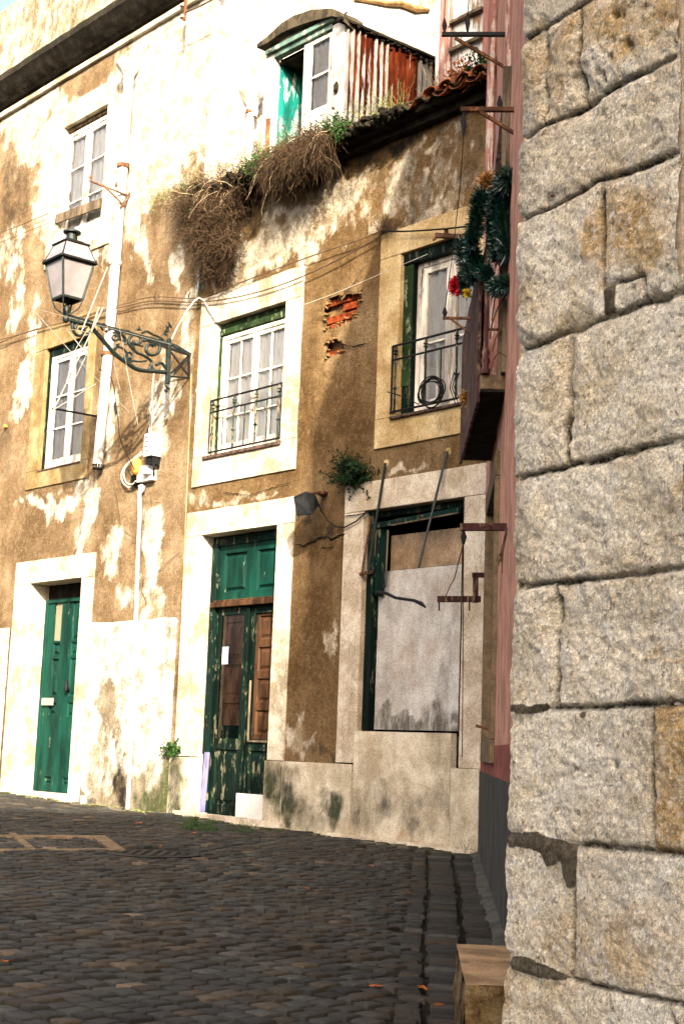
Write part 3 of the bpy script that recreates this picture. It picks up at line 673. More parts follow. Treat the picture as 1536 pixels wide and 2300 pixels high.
def casement(pl, op, parent, rows, cols, fmat='white_paint', n=-.10, fw=.045, mw=.02, leaves=2, curt='lace', folds=7, frame=.05, fcol=None, label=None, amp=.018):
    "a fixed frame, two leaves with glazing bars, glass and curtain"
    s0, s1, z0, z1 = op; mb = MB(); T = .05
    mb.box(pl, s0, s0+frame, n-T, n+.012, z0, z1); mb.box(pl, s1-frame, s1, n-T, n+.012, z0, z1); mb.box(pl, s0+frame, s1-frame, n-T, n+.01, z1-frame, z1); mb.box(pl, s0+frame, s1-frame, n-T, n+.01, z0, z0+frame)
    a0, a1 = s0+frame+.002, s1-frame-.002; b0, b1 = z0+frame+.002, z1-frame-.002; w = (a1-a0)/leaves
    for l in range(leaves):
        l0, l1 = a0+l*w+.002, a0+(l+1)*w-.002; q = n-.004
        mb.box(pl, l0, l0+fw, q-.04, q+.004, b0, b1); mb.box(pl, l1-fw, l1, q-.04, q+.004, b0, b1)
        mb.box(pl, l0+fw, l1-fw, q-.04, q+.002, b1-fw, b1); mb.box(pl, l0+fw, l1-fw, q-.04, q+.002, b0, b0+fw*1.5)
        for r in range(1, len(rows)-1): zz = b0+(b1-b0)*rows[r]; mb.box(pl, l0+fw, l1-fw, q-.034, q-.002, zz-mw/2, zz+mw/2)
        for c in range(1, cols): ss = l0+fw+(l1-l0-2*fw)*c/cols; mb.box(pl, ss-mw/2, ss+mw/2, q-.032, q-.004, b0+fw, b1-fw)
        if l: mb.box(pl, l0-.025, l0+.02, q+.005, q+.018, b0+.02, b1-.02)
    wn = mb.build('window', fmat, parent, bevel=.003)
    if label: wn['label'] = label
    g = MB(); g.add([pl.pt(a0, n-.025, b0), pl.pt(a1, n-.025, b0), pl.pt(a1, n-.025, b1), pl.pt(a0, n-.025, b1)], [(0, 1, 2, 3)]); g.build('glass', 'glass', wn, fix=False)
    if curt: curtain(pl, a0, a1, b0, b1, n-.055, curt, wn, folds, amp, seed=int(s0*100))
    interior(pl, op, wn); return wn
def railing(pl, xs, zt, zm, zb, n, parent, k=6, mat='rail_iron', kn=True):
    s0, s1 = xs; mb = MB()
    for z, r in ((zt, .012), (zm, .011), (zb, .011)):
        mb.tube([pl.pt(s0-.06, n-.03, z), pl.pt(s0-.02, n, z), pl.pt(s1+.02, n, z), pl.pt(s1+.06, n-.03, z)], r, 6)
    for ss in (s0-.02, s1+.02): mb.tube([pl.pt(ss, n, zb), pl.pt(ss, n, zt)], .011, 6)
    r = mb.build('window_railing', 'iron', parent, smooth=50)
    for i in range(k):
        s = s0+(s1-s0)*(i+.12)/(k-.76); b = MB(); top = zt if i % 2 == 0 else zm
        b.tube([pl.pt(s, n, zb), pl.pt(s, n, top)], .011 if i % 2 == 0 else .007, 6)
        if i % 2 == 0:
            c = pl.pt(s, n, (zt+zm)/2); b.lathe(c-[0, 0, .03], [(.008, 0), (.026, .012), (.012, .03), (.026, .048), (.008, .06)], 8)
            c = pl.pt(s, n, zb+(zm-zb)*.45); b.lathe(c-[0, 0, .02], [(.008, 0), (.024, .02), (.008, .04)], 8)
        b.build('baluster', mat, r, smooth=50)
    return r

# upper window of the sunny half
hd = MB(); hd.box(FA, W2i[0], W2i[1], -.17, -.06, W2i[3]-.07, W2i[3]-.002); hd.box(FA, W2i[0], W2i[1], -.17, -.045, W2i[3]-.14, W2i[3]-.071); hd.box(FA, W2i[0], W2i[1], -.17, -.07, W2i[3]-.16, W2i[3]-.141)
hd.box(FA, W2i[0], W2i[0]+.06, -.17, -.05, W2i[2], W2i[3]-.161); hd.build('window_lining', 'green_frame', HB, bevel=.004)
casement(FA, (W2i[0]+.06, W2i[1], W2i[2], W2i[3]-.16), HB, (0, .30, .64, 1), 2, n=-.06, curt='lace', folds=10)
railing(FA, (W2i[0]+.01, W2i[1]-.02), FA.fp(555, 880, .02)[1], FA.fp(555, 907, .02)[1], W2i[2]+.03, .02, HB, 7)
mb = MB(); mb.box(FA, W2i[0]-.1, W2i[1]+.03, -.06, .05, W2i[2]-.05, W2i[2]-.006); mb.build('window_sill', 'sill_iron', HB, bevel=.012)
# upper window of the shaded half
hd = MB(); hd.box(FA, W3i[0], W3i[1], -.17, -.02, W3i[3]-.11, W3i[3]-.002); hd.box(FA, W3i[0], W3i[0]+.13, -.17, -.045, W3i[2], W3i[3]-.111); hd.build('window_lining', 'green_dark', HB, bevel=.004)
mb = MB(); mb.box(FA, W3i[0]+.002, W3i[0]+.128, -.04, -.035, W3i[2]+.3, W3i[3]-.12); mb.build('shutter_leaf', 'green_frame', HB)
casement(FA, (W3i[0]+.13, W3i[1], W3i[2], W3i[3]-.11), HB, (0, .46, 1), 1, n=-.11, curt='lace_grey', folds=6, fw=.06, amp=.026)
railing(FA, (W3i[0]-.03, W3i[1]+.02), FA.fp(970, 755, .04)[1], FA.fp(970, 787, .04)[1], W3i[2]+.04, .04, HB, 6)
mb = MB(); mb.box(FA, W3i[0]-.06, W3i[1]+.03, -.06, .06, W3i[2]-.035, W3i[2]-.004); mb.build('window_sill', 'sill_iron', HB, bevel=.01)

# double door: jambs, transom panels, two glazed leaves
def panel(mb, pl, s0, s1, z0, z1, n, d=.02, m=0, w=.03):
    "raised and fielded panel"
    P = [pl.pt(a, n, b) for a, b in ((s0, z0), (s1, z0), (s1, z1), (s0, z1))]+[pl.pt(a, n-d, b) for a, b in ((s0+w*.4, z0+w*.4), (s1-w*.4, z0+w*.4), (s1-w*.4, z1-w*.4), (s0+w*.4, z1-w*.4))]
    P += [pl.pt(a, n-d, b) for a, b in ((s0+w, z0+w), (s1-w, z0+w), (s1-w, z1-w), (s0+w, z1-w))]+[pl.pt(a, n-d*.2, b) for a, b in ((s0+w*1.9, z0+w*1.9), (s1-w*1.9, z0+w*1.9), (s1-w*1.9, z1-w*1.9), (s0+w*1.9, z1-w*1.9))]
    F = [(k*4+i, k*4+(i+1) % 4, k*4+4+(i+1) % 4, k*4+4+i) for k in range(3) for i in range(4)]+[(12, 13, 14, 15)]
    mb.add(P, F, m)
def leaf(pl, s0, s1, z0, z1, n, panels, mat, parent, name='door_leaf', st=.07, T=.04, d=.02):
    mb = MB(); ps = sorted(panels); zc = z0; mb.box(pl, s0, s0+st, n-T, n, z0, z1); mb.box(pl, s1-st, s1, n-T, n, z0, z1)
    for a, b, *k in ps:
        mb.box(pl, s0+st, s1-st, n-T, n-.0005, zc, a); zc = b
        if not k: panel(mb, pl, s0+st, s1-st, a, b, n-.0005, d)
    mb.box(pl, s0+st, s1-st, n-T, n-.0005, zc, z1); return mb.build(name, mat, parent, bevel=.002)
dn = -.17
mb = MB(); mb.box(FA, D2i[0]+.002, D2i[0]+.11, dn-.06, dn+.03, .42, 3.42); mb.box(FA, D2i[0]+.002, D2i[1]-.002, dn-.06, dn+.02, 3.39, 3.497); mb.box(FA, D2i[1]-.06, D2i[1]-.002, dn-.06, dn+.015, .42, 3.388)
mb.build('door_frame', 'green_old', HB, bevel=.005)
d0, d1 = D2i[0]+.112, D2i[1]-.062; dm = (d0+d1)/2; zt = FA.fp(540, 1355, dn)[1]
tr = MB(); tr.box(FA, d0-.05, d1+.03, dn-.02, dn+.07, zt-.035, zt+.02); tr.box(FA, d0-.02, d1, dn-.02, dn+.05, zt+.02, zt+.045); tr.build('transom_ledge', 'brown_wood', HB, bevel=.006)
for a, b in ((d0, dm-.004), (dm+.004, d1)): leaf(FA, a, b, zt+.05, 3.388, dn, [(zt+.13, 3.30)], 'green_door', HB, 'transom_panel', st=.09, d=.03)
zq = [FA.fp(540, y, dn)[1] for y in (1660, 1375)]
for k, (a, b) in enumerate(((d0, dm-.006), (dm+.006, d1))):
    lf = leaf(FA, a, b, .44, zt-.04, dn+(.0 if k == 0 else -.012), [(.56, zq[0]-.12), (zq[0], zt-.12, 1)], 'green_dark', HB, 'door_leaf', st=.085)
    w = MB(); hh = (zt-.12-zq[0]); nn = dn-.035
    if k == 0:
        leaf(FA, a+.085, b-.085, zq[0], zt-.12, nn, [(zq[0]+.05, zq[0]+.38), (zq[0]+.44, zq[0]+.80), (zq[0]+.86, zt-.20)], 'brown_haze', lf, 'inner_shutter', st=.045, d=.018)
        g = MB(); g.add([FA.pt(a+.085, nn+.02, zq[0]), FA.pt(b-.085, nn+.02, zq[0]), FA.pt(b-.085, nn+.02, zt-.12), FA.pt(a+.085, nn+.02, zt-.12)], [(0, 1, 2, 3)]); g.build('glass', 'glass', lf, fix=False)
        MB().box(FA, a+.085, b-.085, nn-.0, nn+.012, zq[0], zq[0]+.14).build('green_infill', 'green_old', lf)
    else:
        leaf(FA, a+.085, b-.085, zq[0], zt-.12, nn, [(zq[0]+.05+q*hh/4, zq[0]+(q+1)*hh/4-.03) for q in range(4)], 'brown_wood', lf, 'inner_shutter', st=.045, d=.02)
        w = MB(); w.bar(FA.pt(a+.075, dn+.005, zq[0]-.02), FA.pt(a+.075, dn+.005, zq[0]+.62), .02, .02); w.bar(FA.pt(a+.075, dn+.005, zq[0]-.02), FA.pt(b-.06, dn+.005, zq[0]-.02), .02, .02); w.build('bare_batten', 'plank', lf)
mb = MB(); mb.box(FA, dm-.022, dm+.022, dn+.004, dn+.024, .46, zt-.05); mb.build('door_astragal', 'green_dark', HB, bevel=.006)
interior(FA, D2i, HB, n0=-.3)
# jamb covering at foot: lilac board and cream upright
s, z0_ = FA.fp(455, 1830, dn+.05); z1_ = FA.fp(458, 1690, dn+.05)[1]
t = thing('lilac_board', 'narrow lilac painted board leaning at the left foot of the peeling double door', 'board', FA.pt(s, dn+.05, z0_))
mb = MB(); mb.bar(FA.pt(s, dn+.06, z0_-.02), FA.pt(s+.02, dn+.045, z1_), .075, .02, up=tuple(FA.n)); mb.build('board', 'violet', t, bevel=.003)
mb = MB(); mb.bar(FA.pt(s-.09, dn+.06, z0_), FA.pt(s-.085, dn+.05, z1_-.02), .05, .03, up=tuple(FA.n)); mb.build('door_post_foot', 'white_paint', HB, bevel=.003)
pa, pb = FA.fp(528, 1848, dn+.03), FA.fp(597, 1787, dn+.03)
o = MB().box(FA, pa[0], pb[0], dn+.022, dn+.034, pa[1]+.01, pb[1]).build('white_panel', 'panel_white', None, bevel=.002, loc=FA.pt(pa[0], dn, pa[1]))
props(o, 'blank white square panel covering the bottom right of the peeling double door', 'panel')
pa, pb = FA.fp(497, 1492, dn+.01), FA.fp(512, 1453, dn+.01)
t = thing('leaflet', 'small white printed leaflet stuck on the glass of the peeling double door', 'leaflet', FA.pt(pa[0], dn, pa[1]))
MB().box(FA, pa[0], pb[0], dn+.002, dn+.004, pa[1], pb[1]).build('sheet', 'paper', t)
mb = MB(); hh = pb[1]-pa[1]; ww = pb[0]-pa[0]
for u, l in ((.86, .3), (.7, .6), (.6, .45), (.5, .6)): mb = MB(); mb.box(FA, pa[0]+ww*.15, pa[0]+ww*(.15+l), dn+.0045, dn+.006, pa[1]+hh*u-.006, pa[1]+hh*u+.004); mb.build('print_line', 'ink', t)
mb = MB(); mb.box(FA, pb[0]-ww*.3, pb[0]-ww*.1, dn+.0045, dn+.006, pa[1]+hh*.08, pa[1]+hh*.28); mb.build('print', 'ink', t)

# boarded window
wn = -.12
mb = MB(); mb.box(FA, W4i[0]+.002, W4i[0]+.085, -.2, -.04, W4i[2], W4i[3]-.002); mb.box(FA, W4i[0]+.085, W4i[1]-.002, -.2, -.09, W4i[3]-.06, W4i[3]-.002)
mb.build('boarded_window_frame', 'green_dark', HB, bevel=.008)
zs = FA.fp(950, 1275, wn)[1]
BDK = [(930, 1632, 130, 16, 1.3), (1000, 1610, 30, 30, .6), (870, 1560, 30, 60, .3), (1020, 1500, 14, 120, .4)]; BTN = [(925, 1450, 60, 70, .35), (1000, 1330, 40, 40, .3)]
grid_wall('lower_board', FA, W4i[0]+.10, W4i[1]-.01, W4i[2]+.012, zs-.002, .03, [], lambda X, Z: (fbm(X, Z, 2, 3, 6)-.5)*.01+(fbm(X, Z, 14, 3, 8)-.5)*.006, lambda X, Z: (blobs(FA, BTN, X, Z, wn), np.maximum(blobs(FA, BDK, X, Z, wn), 1.2*sstep(.10, .0, Z-W4i[2])), X*0), 'chipboard', HB, n0=wn)
grid_wall('upper_board', FA, W4i[0]+.26, W4i[1]-.01, zs, W4i[3]-.25, .03, [], lambda X, Z: (fbm(X, Z, 2, 3, 6)-.5)*.01, lambda X, Z: (X*0+.3, .9*sstep(.25, .0, W4i[3]-.25-Z), X*0), 'chipboard_tan', HB, n0=wn+.004)
mb = MB()
mb.bar(FA.W(845, 1195, -.05), FA.W(838, 1335, -.05), .05, .03); mb.bar(FA.W(870, 1190, -.06), FA.W(863, 1320, -.05), .045, .03); mb.bar(FA.W(855, 1190, -.08), FA.W(852, 1340, -.07), .09, .02)
mb.bar(FA.W(828, 1185, -.06), FA.W(1035, 1145, -.06), .05, .05); mb.build('rotten_shutter_remains', 'green_old', HB, bevel=.004)
mb = MB(); mb.bar(FA.W(846, 1192, -.035), FA.W(836, 1310, -.035), .018, .012); mb.bar(FA.W(872, 1192, -.04), FA.W(866, 1312, -.035), .02, .012); mb.bar(FA.W(880, 1180, -.04), FA.W(1030, 1152, -.05), .03, .012); mb.build('bare_splinters', 'plank', HB)
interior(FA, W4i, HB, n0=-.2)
mb = MB(); mb.box(FA, W4i[1]-.008, W4i[1]+.0015, -.02, .026, 1.385, 3.5); mb.build('jamb_gap', 'soot_shade', HB)

# eave, tiles
EZ = 7.42
mb = MB(); mb.box(FA, SEAM+.02, .02, -.05, .10, 7.30, 7.42); mb.box(FA, SEAM+.02, .02, -.05, .20, 7.38, 7.46); mb.build('eave_cornice', 'soot_shade', HB, bevel=.02)  # black colour carries the shadow under the tiles as well as moss
def roof():
    PT = .215; cell = PT/10; xs = np.arange(SEAM+.03, .12, cell); rows = np.arange(0, 4.2, .36); V = []; Fc = []
    jig = [RNG.normal(0, .008, len(rows)*2+4) for _ in range(40)]; nx = len(xs); k = 0
    for r in range(len(rows)-1):
        for e, nn in enumerate((rows[r], rows[r+1]+.06)):
            for s in xs:
                c = int((s-SEAM)/PT*1.0001); ph = (s-SEAM)/PT*2*pi; n = .27-nn+.03*sin(c*2.3)*(r == 0)
                z = EZ+.03+.40*nn+.045*cos(ph)*(1 if cos(ph) > 0 else .75)+(.028 if e == 0 else -.012)+jig[c % 40][r]
                sag = .03*sin(s*1.3)+.02*sin(s*3.1+1)
                V.append(FA.pt(s, n, z+sag))
        for j in range(nx-1): Fc.append((k+j, k+j+1, k+nx+j+1, k+nx+j))
        k += 2*nx
    # thickness at the eave
    top = list(range(nx)); b = len(V)
    for j in range(nx): V.append(tuple(np.array(V[j])-FA.n*.0-np.array([0, 0, .018])))
    for j in range(nx): V.append(tuple(np.array(V[b+j])-FA.n*.5-np.array([0, 0, -.19])))
    for j in range(nx-1): Fc.append((j, b+j, b+j+1, j+1)); Fc.append((b+j, b+nx+j, b+nx+j+1, b+j+1))
    o = mkobj('tiled_roof', V, Fc, 'tile', HB, smooth=60); return o
roof()
# the clearer red tiles at the right end of the eave
for i in range(4):
    s = -.55+i*.215; mb = MB(); V = []; seg = 10; up = 1
    for q in (0, 1):
        for th in range(seg+1):
            a = pi*th/seg; r = .10-.012*q
            for nn in (0, .45): V.append(FA.pt(s+cos(a)*r, .33-nn+.02*sin(i*3), EZ+.015+.4*nn*.9+sin(a)*r*.75))
    n2 = 2; F_ = []
    for q in (0, 1):
        b = q*(seg+1)*2
        for th in range(seg): F_.append((b+th*2, b+th*2+1, b+th*2+3, b+th*2+2))
    for th in range(seg): F_.append((th*2, th*2+2, 22+th*2+2, 22+th*2))
    V2 = V; mb.add(V2, F_); mb.build('eave_tile', 'tile_red', HB, smooth=60)
    mb = MB(); V = []
    for q in (0, 1):
        for th in range(seg+1):
            a = pi*th/seg; r = .098-.012*q
            for nn in (0, .45): V.append(FA.pt(s+.108+cos(a)*r, .29-nn, EZ+.035+.4*nn*.9-sin(a)*r*.6))
    mb.add(V, F_); mb.build('eave_tile', 'tile_red', HB, smooth=60)

# dormer ---------------------------------------------------------------
DS0, DS1, DZ0, DZ1 = -3.50, -2.20, 7.45, 8.86
DM = MB()
DM.box(FA, DS0-.06, DS0+.10, -.10, -.01, DZ0, 9.0); DM.box(FA, DS1-.20, DS1, -.10, -.01, DZ0, 8.95); DM.box(FA, DS0+.09, DS1-.19, -.10, -.08, 7.46, 7.60)
dorm = DM.build('dormer', 'white_paint', HB, bevel=.004)
mb = MB(); mb.box(FA, DS0+.10, DS1-.20, -.09, -.005, 8.92, 8.985); mb.box(FA, DS0-.02, DS1-.14, -.07, .03, 8.985, 9.04); mb.build('lintel', 'green_pale', dorm, bevel=.006)
mb = MB(); mb.box(FA, DS0+.10, DS1-.20, -.09, -.03, DZ0, 7.62); mb.build('sill_wall', 'white_paint', dorm)
RT = [FA.fp(x, y, .07) for x, y in ((577, 98), (600, 80), (632, 50), (660, 33), (700, 20), (745, 17), (762, 25), (775, 40))]
RI = [(s, z-.045-.10*sin(pi*min(1, max(0, (s-RT[0][0])/(RT[-1][0]-RT[0][0]))))) for s, z in RT]
mb = MB(); mb.prism([FA.pt(s, -.03, z) for s, z in [(DS0-.05, 9.03)]+[(max(s, DS0-.05), max(z, 9.03)+.02) for s, z in RI[1:-1]]+[(DS1-.1, 9.03)]], FA.n*-.03); mb.build('gable_board', 'cream_paint', dorm)
mb = MB(); k = len(RT)
up = [FA.pt(s, .07, z) for s, z in RT]; lo = [FA.pt(s, .07, z) for s, z in RI]; ub = [FA.pt(min(s, DS1-.03), -.30, z+.02) for s, z in RT]; lb = [FA.pt(min(s, DS1-.03), -.30, z) for s, z in RI]
mb2 = MB(); mb2.add([FA.pt(DS0, -.1, 8.90), FA.pt(DS1+.02, -.1, 8.90), FA.pt(DS1+.02, -2.1, 8.97), FA.pt(DS0, -2.1, 8.97), FA.pt(DS0, -.1, 8.86), FA.pt(DS1+.02, -.1, 8.86), FA.pt(DS1+.02, -2.1, 8.93), FA.pt(DS0, -2.1, 8.93)], [(0, 1, 2, 3), (7, 6, 5, 4), (0, 4, 5, 1), (1, 5, 6, 2), (2, 6, 7, 3), (3, 7, 4, 0)]); mb2.build('tar_roof', 'soot_shade', dorm)
mb.add(up+lo+ub+lb, [(i, i+1, 2*k+i+1, 2*k+i) for i in range(k-1)]+[(k+i, 3*k+i, 3*k+i+1, k+i+1) for i in range(k-1)]+[(i, k+i, k+i+1, i+1) for i in range(k-1)]+[(0, 2*k, 3*k, k), (k-1, 2*k-1, 4*k-1, 3*k-1)])
mb.build('curved_roof', 'plank_dark', dorm)
mb = MB(); mb.bar(FA.pt(DS1+.03, .1, 8.90), FA.pt(DS1+.03, -1.6, 8.97), .09, .03)
for i in range(26): c = FA.pt(DS1+.035+random.uniform(-.02, .03), -.05-i*.05, 8.89+random.uniform(-.02, .02)); lump(mb, c, (.03, .03, .015), i)
mb.build('tar_flashing', 'soot_shade', dorm)
# corrugated side
ns, V, mk = 150, [], []
for j in range(ns+1):
    u = j/ns; n = -.02-u*1.75; w = .018*sin(u*1.75/.085*2*pi)
    for i in range(9):
        v = i/8; z = 7.45+(8.90-7.45+.05*u)*v-(.06*abs(sin(j*.21)) if i == 0 else 0); V.append(FA.pt(DS1+.02+w, n, z))
        f = .5+.5*sin(u*1.75/.085*2*pi+1.0); band = float(fbm(np.array(u*7.), np.array(.3), 1, 2, 5)); q = f*.62+band*.9-.56; 
        if u < .04: q = .9
        if .62 < u < .74: q = max(q, .62+.2*f)
        mk.append((q+.08*(1-v), 0, 0))
Fc = [(j*9+i, j*9+i+1, (j+1)*9+i+1, (j+1)*9+i) for j in range(ns) for i in range(8)]
mkobj('corrugated_side', V, Fc, 'rusty', dorm, smooth=180, masks=mk)
mb = MB(); mb.box(FA, DS0-.08, DS0-.061, -1.6, -.03, 7.4, 8.9); mb.build('left_side', 'plank', dorm)
mb = MB(); mb.add([FA.pt(DS0+.105, -.10, DZ0), FA.pt(DS0+.105, -.95, DZ0), FA.pt(DS0+.105, -.95, 8.95), FA.pt(DS0+.105, -.10, 8.95)], [(0, 1, 2, 3)]); mb.build('turquoise_lining', 'teal', dorm, fix=False)
mb = MB(); mb.add([FA.pt(DS0+.10, -.95, 7.4), FA.pt(DS1-.05, -.95, 7.4), FA.pt(DS1-.05, -.95, 8.9), FA.pt(DS0+.10, -.95, 8.9), FA.pt(DS0+.10, -.1, 8.925), FA.pt(DS1-.05, -.1, 8.925)], [(0, 1, 2, 3), (3, 2, 5, 4)]); mb.build('dark_room', 'dark', dorm)
# sash leaf standing ajar
sa = -2.90; sb_ = DS1-.21
mb = MB(); n = -.035; zb_, zt_ = 7.64, 8.91; zm1 = 8.46; zm0 = 8.10
mb.box(FA, sa, sa+.13, n-.035, n, zb_, zt_); mb.box(FA, sb_-.06, sb_, n-.035, n, zb_, zt_); mb.box(FA, sa+.13, sb_-.06, n-.035, n-.001, zb_, zm0-.02); mb.box(FA, sa+.13, sb_-.06, n-.035, n-.001, zt_-.05, zt_)
mb.box(FA, sa+.13, sb_-.06, n-.03, n-.004, zm1-.005, zm1+.02)
sash = mb.build('open_sash', 'white_paint', dorm, bevel=.003)
mb = MB(); mb.add([FA.pt(sa+.12, n-.02, zm0-.03), FA.pt(sb_-.05, n-.02, zm0-.03), FA.pt(sb_-.05, n-.02, zt_-.04), FA.pt(sa+.12, n-.02, zt_-.04)], [(0, 1, 2, 3)]); mb.build('glass', 'glass', sash, fix=False)
curtain(FA, sa+.12, sa+.36, zm0-.03, zt_-.04, n-.05, 'lace_grey', sash, 3, .01); curtain(FA, sa+.36, sb_-.05, zm0-.03, zt_-.04, n-.05, 'lace', sash, 2, .01)
mb = MB(); mb.box(FA, DS0+.03, DS0+.09, -.01, .01, 7.6, 8.2); mb.build('orange_batten', 'tile_red', dorm)
mb = MB(); mb.lathe(FA.pt(DS1-.09, .0, 8.12), [(.006, 0), (.028, .03), (.03, .1), (.008, .14)], 8); mb.build('torn_hole', 'soot_shade', dorm)

# wooden roof veranda at the right end of the roof
VZ0, VZ1 = 7.45, 9.9; n = -.18
mb = MB(); mb.box(FA, -.94, -.78, n-.08, n, VZ0, VZ1); mb.box(FA, -.34, -.20, n-.06, n-.001, VZ0, VZ1); mb.box(FA, -.94, .5, n-.1, n+.06, 9.7, 9.9)
ver = mb.build('roof_veranda', 'pink_wood', HB, bevel=.004)
mb = MB(); mb.box(FA, -.99, -.942, n-.1, n-.01, VZ0, VZ1); mb.box(FA, -.995, -.94, n-2.2, n-.101, VZ0, VZ1); mb.build('corner_board', 'white_boards', ver)
mb = MB()
for i in range(7):
    s = -.78+i*.0628; mb.box(FA, s+.001, s+.0618, n-.05, n-.03-random.uniform(0, .004), VZ0, 8.12)
for i in range(12):
    s = -.2+i*.0628; mb.box(FA, s+.001, s+.0618, n-.05, n-.03-random.uniform(0, .004), VZ0, 8.0)
mb.box(FA, -.78, -.34, n-.05, n-.03, 8.15, 8.42); mb.box(FA, -.78, -.34, n-.05, n-.03, 8.46, VZ1); mb.build('boarding', 'white_boards', ver)
mb = MB(); z = FA.fp(1030, 125, n)[1]; [MB().box(FA, a, b, n-.03, n+.03, c, c+.032).build('ledge', 'plank', ver) for a, b, c in ((-.78, -.34, 8.12), (-.78, -.34, 8.42), (-.2, .5, 8.0))]
mb = MB(); mb.box(FA, -.2, .5, n-.045, n-.035, 8.035, 9.7); mb.build('window_pane', 'panel_white', ver)
curtain(FA, -.02, .5, 8.0, 9.3, n+.05, 'cloth_dark', ver, 2, .04)

# ------------------------------------------------------------------ TALL HOUSE
def dispA(X, Z): return (fbm(X, Z, .7, 3, 11)-.5)*.03+(fbm(X, Z, 5, 4, 12)-.5)*.010
WHT_A = [(60, 230, 60, 80, 1.), (110, 400, 30, 80, .9), (290, 330, 70, 180, 1.), (380, 200, 130, 180, 1.), (440, 100, 140, 180, 1.), (130, 300, 40, 60, 1.), (60, 340, 20, 50, .7), (310, 500, 30, 40, .6), (390, 610, 12, 60, .85), (330, 560, 14, 40, .55),
         (45, 620, 14, 60, .6), (50, 870, 20, 40, .8), (80, 760, 20, 80, .7), (20, 560, 30, 60, .5), (238, 950, 16, 70, .9), (355, 950, 18, 110, .9), (365, 900, 30, 60, .55), (150, 1120, 70, 22, .8), (195, 1170, 14, 80, .75), (80, 1130, 30, 16, .7),
         (255, 1260, 14, 60, .75), (345, 1230, 18, 70, .8), (340, 1330, 20, 60, .7), (320, 1180, 12, 40, .4), (290, 1340, 40, 20, .4), (30, 700, 20, 40, .6), (230, 560, 40, 30, .5), (300, 450, 60, 50, .7), (420, 740, 20, 60, .5), (110, 540, 10, 60, .6)]
DRT_A = [(30, 440, 28, 70, .42), (15, 380, 16, 50, .4), (430, 600, 12, 50, .5), (10, 1000, 14, 80, .3), (220, 880, 10, 40, .25)]
GRN_A = [(432, 700, 4, 160, .35)]
def maskA(X, Z): return blobs(FA, WHT_A, X, Z), blobs(FA, DRT_A, X, Z), blobs(FA, GRN_A, X, Z)
PZ = FA.fp(0, 32, .05)[1]
grid_wall('wall', FA, -11, SEAM, -.2, PZ-.1, .04, [sh(W1o), sh(W0o), (D1o[0]+.03, D1o[1]-.03, -.3, D1o[3]-.03)], dispA, maskA, 'plaster_a', HA, zlow=zlo)
# flank of the tall house, seen over the low roof
class Perp:
    pass
FL = Plane((0, 0), 0); FL.o = FA.pt(SEAM, 0, 0); FL.o[2] = 0; FL.u = -FA.n; FL.n = FA.u
WHT_F = [(520, 260, 90, 260, 1.), (620, 60, 120, 90, 1.), (800, 50, 160, 100, .9), (700, 200, 120, 200, .9), (560, 400, 40, 60, .5)]
def maskF(X, Z):
    w = blobs(FL, WHT_F, X, Z); return np.maximum(w, .6), np.zeros_like(X), np.zeros_like(X)
grid_wall('flank_wall', FL, 0., 7, 6.8, 12.4, .06, [], lambda X, Z: (fbm(X, Z, .7, 3, 31)-.5)*.03, maskF, 'whitewash', HA)
mb = MB(); pts = [FL.W(x, y, .01) for x, y in ((795, -2), (830, 2), (865, 8), (900, 8), (930, 20), (962, 22))]; mb.tube(pts, [.02, .03, .035, .05, .055, .03], 6); mb.build('ragged_flashing', 'mortar', HA)
crack([(470, 90), (440, 60)], .003, HA)
# cornice and parapet
oc = .22
cb = FA.fp(240, 78, oc)[1]; ct = FA.fp(240, 28, oc)[1]
mb = MB()
mb.box(FA, -11, SEAM+.22, 0, .05, cb-.10, cb-.02)
o = mb.build('cornice_bead', 'lime_white', HA, bevel=.01)
prof = [(.02, cb-.02), (.08, cb), (.11, cb+.06), (.20, cb+.10), (.26, cb+.20), (.30, cb+.24), (.30, cb+.34), (.0, cb+.40)]
xs = np.arange(-11, SEAM+.30, .05); V = []
for s in xs:
    for n_, z in prof: V.append(FA.pt(s, n_+.012*float(vnoise(s*6, z*9)), z+.012*float(vnoise(s*5+9, z*7))))
k = len(prof); Fc = [(i*k+j, i*k+j+1, (i+1)*k+j+1, (i+1)*k+j) for i in range(len(xs)-1) for j in range(k-1)]
Fc.append(tuple((len(xs)-1)*k+j for j in range(k)))
mk = [(.25+.5*float(vnoise(s*4, 5.))*(j in (2, 3)), .35, .3 if j > 5 else 0) for s in xs for j in range(k)]
mkobj('cornice', V, Fc, 'cornice', HA, smooth=40, masks=mk)
pz = FA.fp(0, 32, .05)[1]
def maskP(X, Z): return .42+.25*fbm(X, Z, 2, 3, 5), .35*sstep(.25, 0, Z-cb-.4), .3*sstep(.2, 0, Z-cb-.4)
grid_wall('parapet', FA, -11, SEAM+.05, cb+.36, pz, .05, [], lambda X, Z: .07+(fbm(X, Z, 3, 3, 41)-.5)*.02, maskP, 'plaster_a', HA)
crack([(165, 70), (185, 62), (205, 48), (245, 20), (260, 0)], .004, HA, n=.085)
mb = MB(); mb.box(FA, -11, SEAM, -.3, .06, pz-.05, pz+.02); mb.build('parapet_cap', 'lime_yellow', HA)

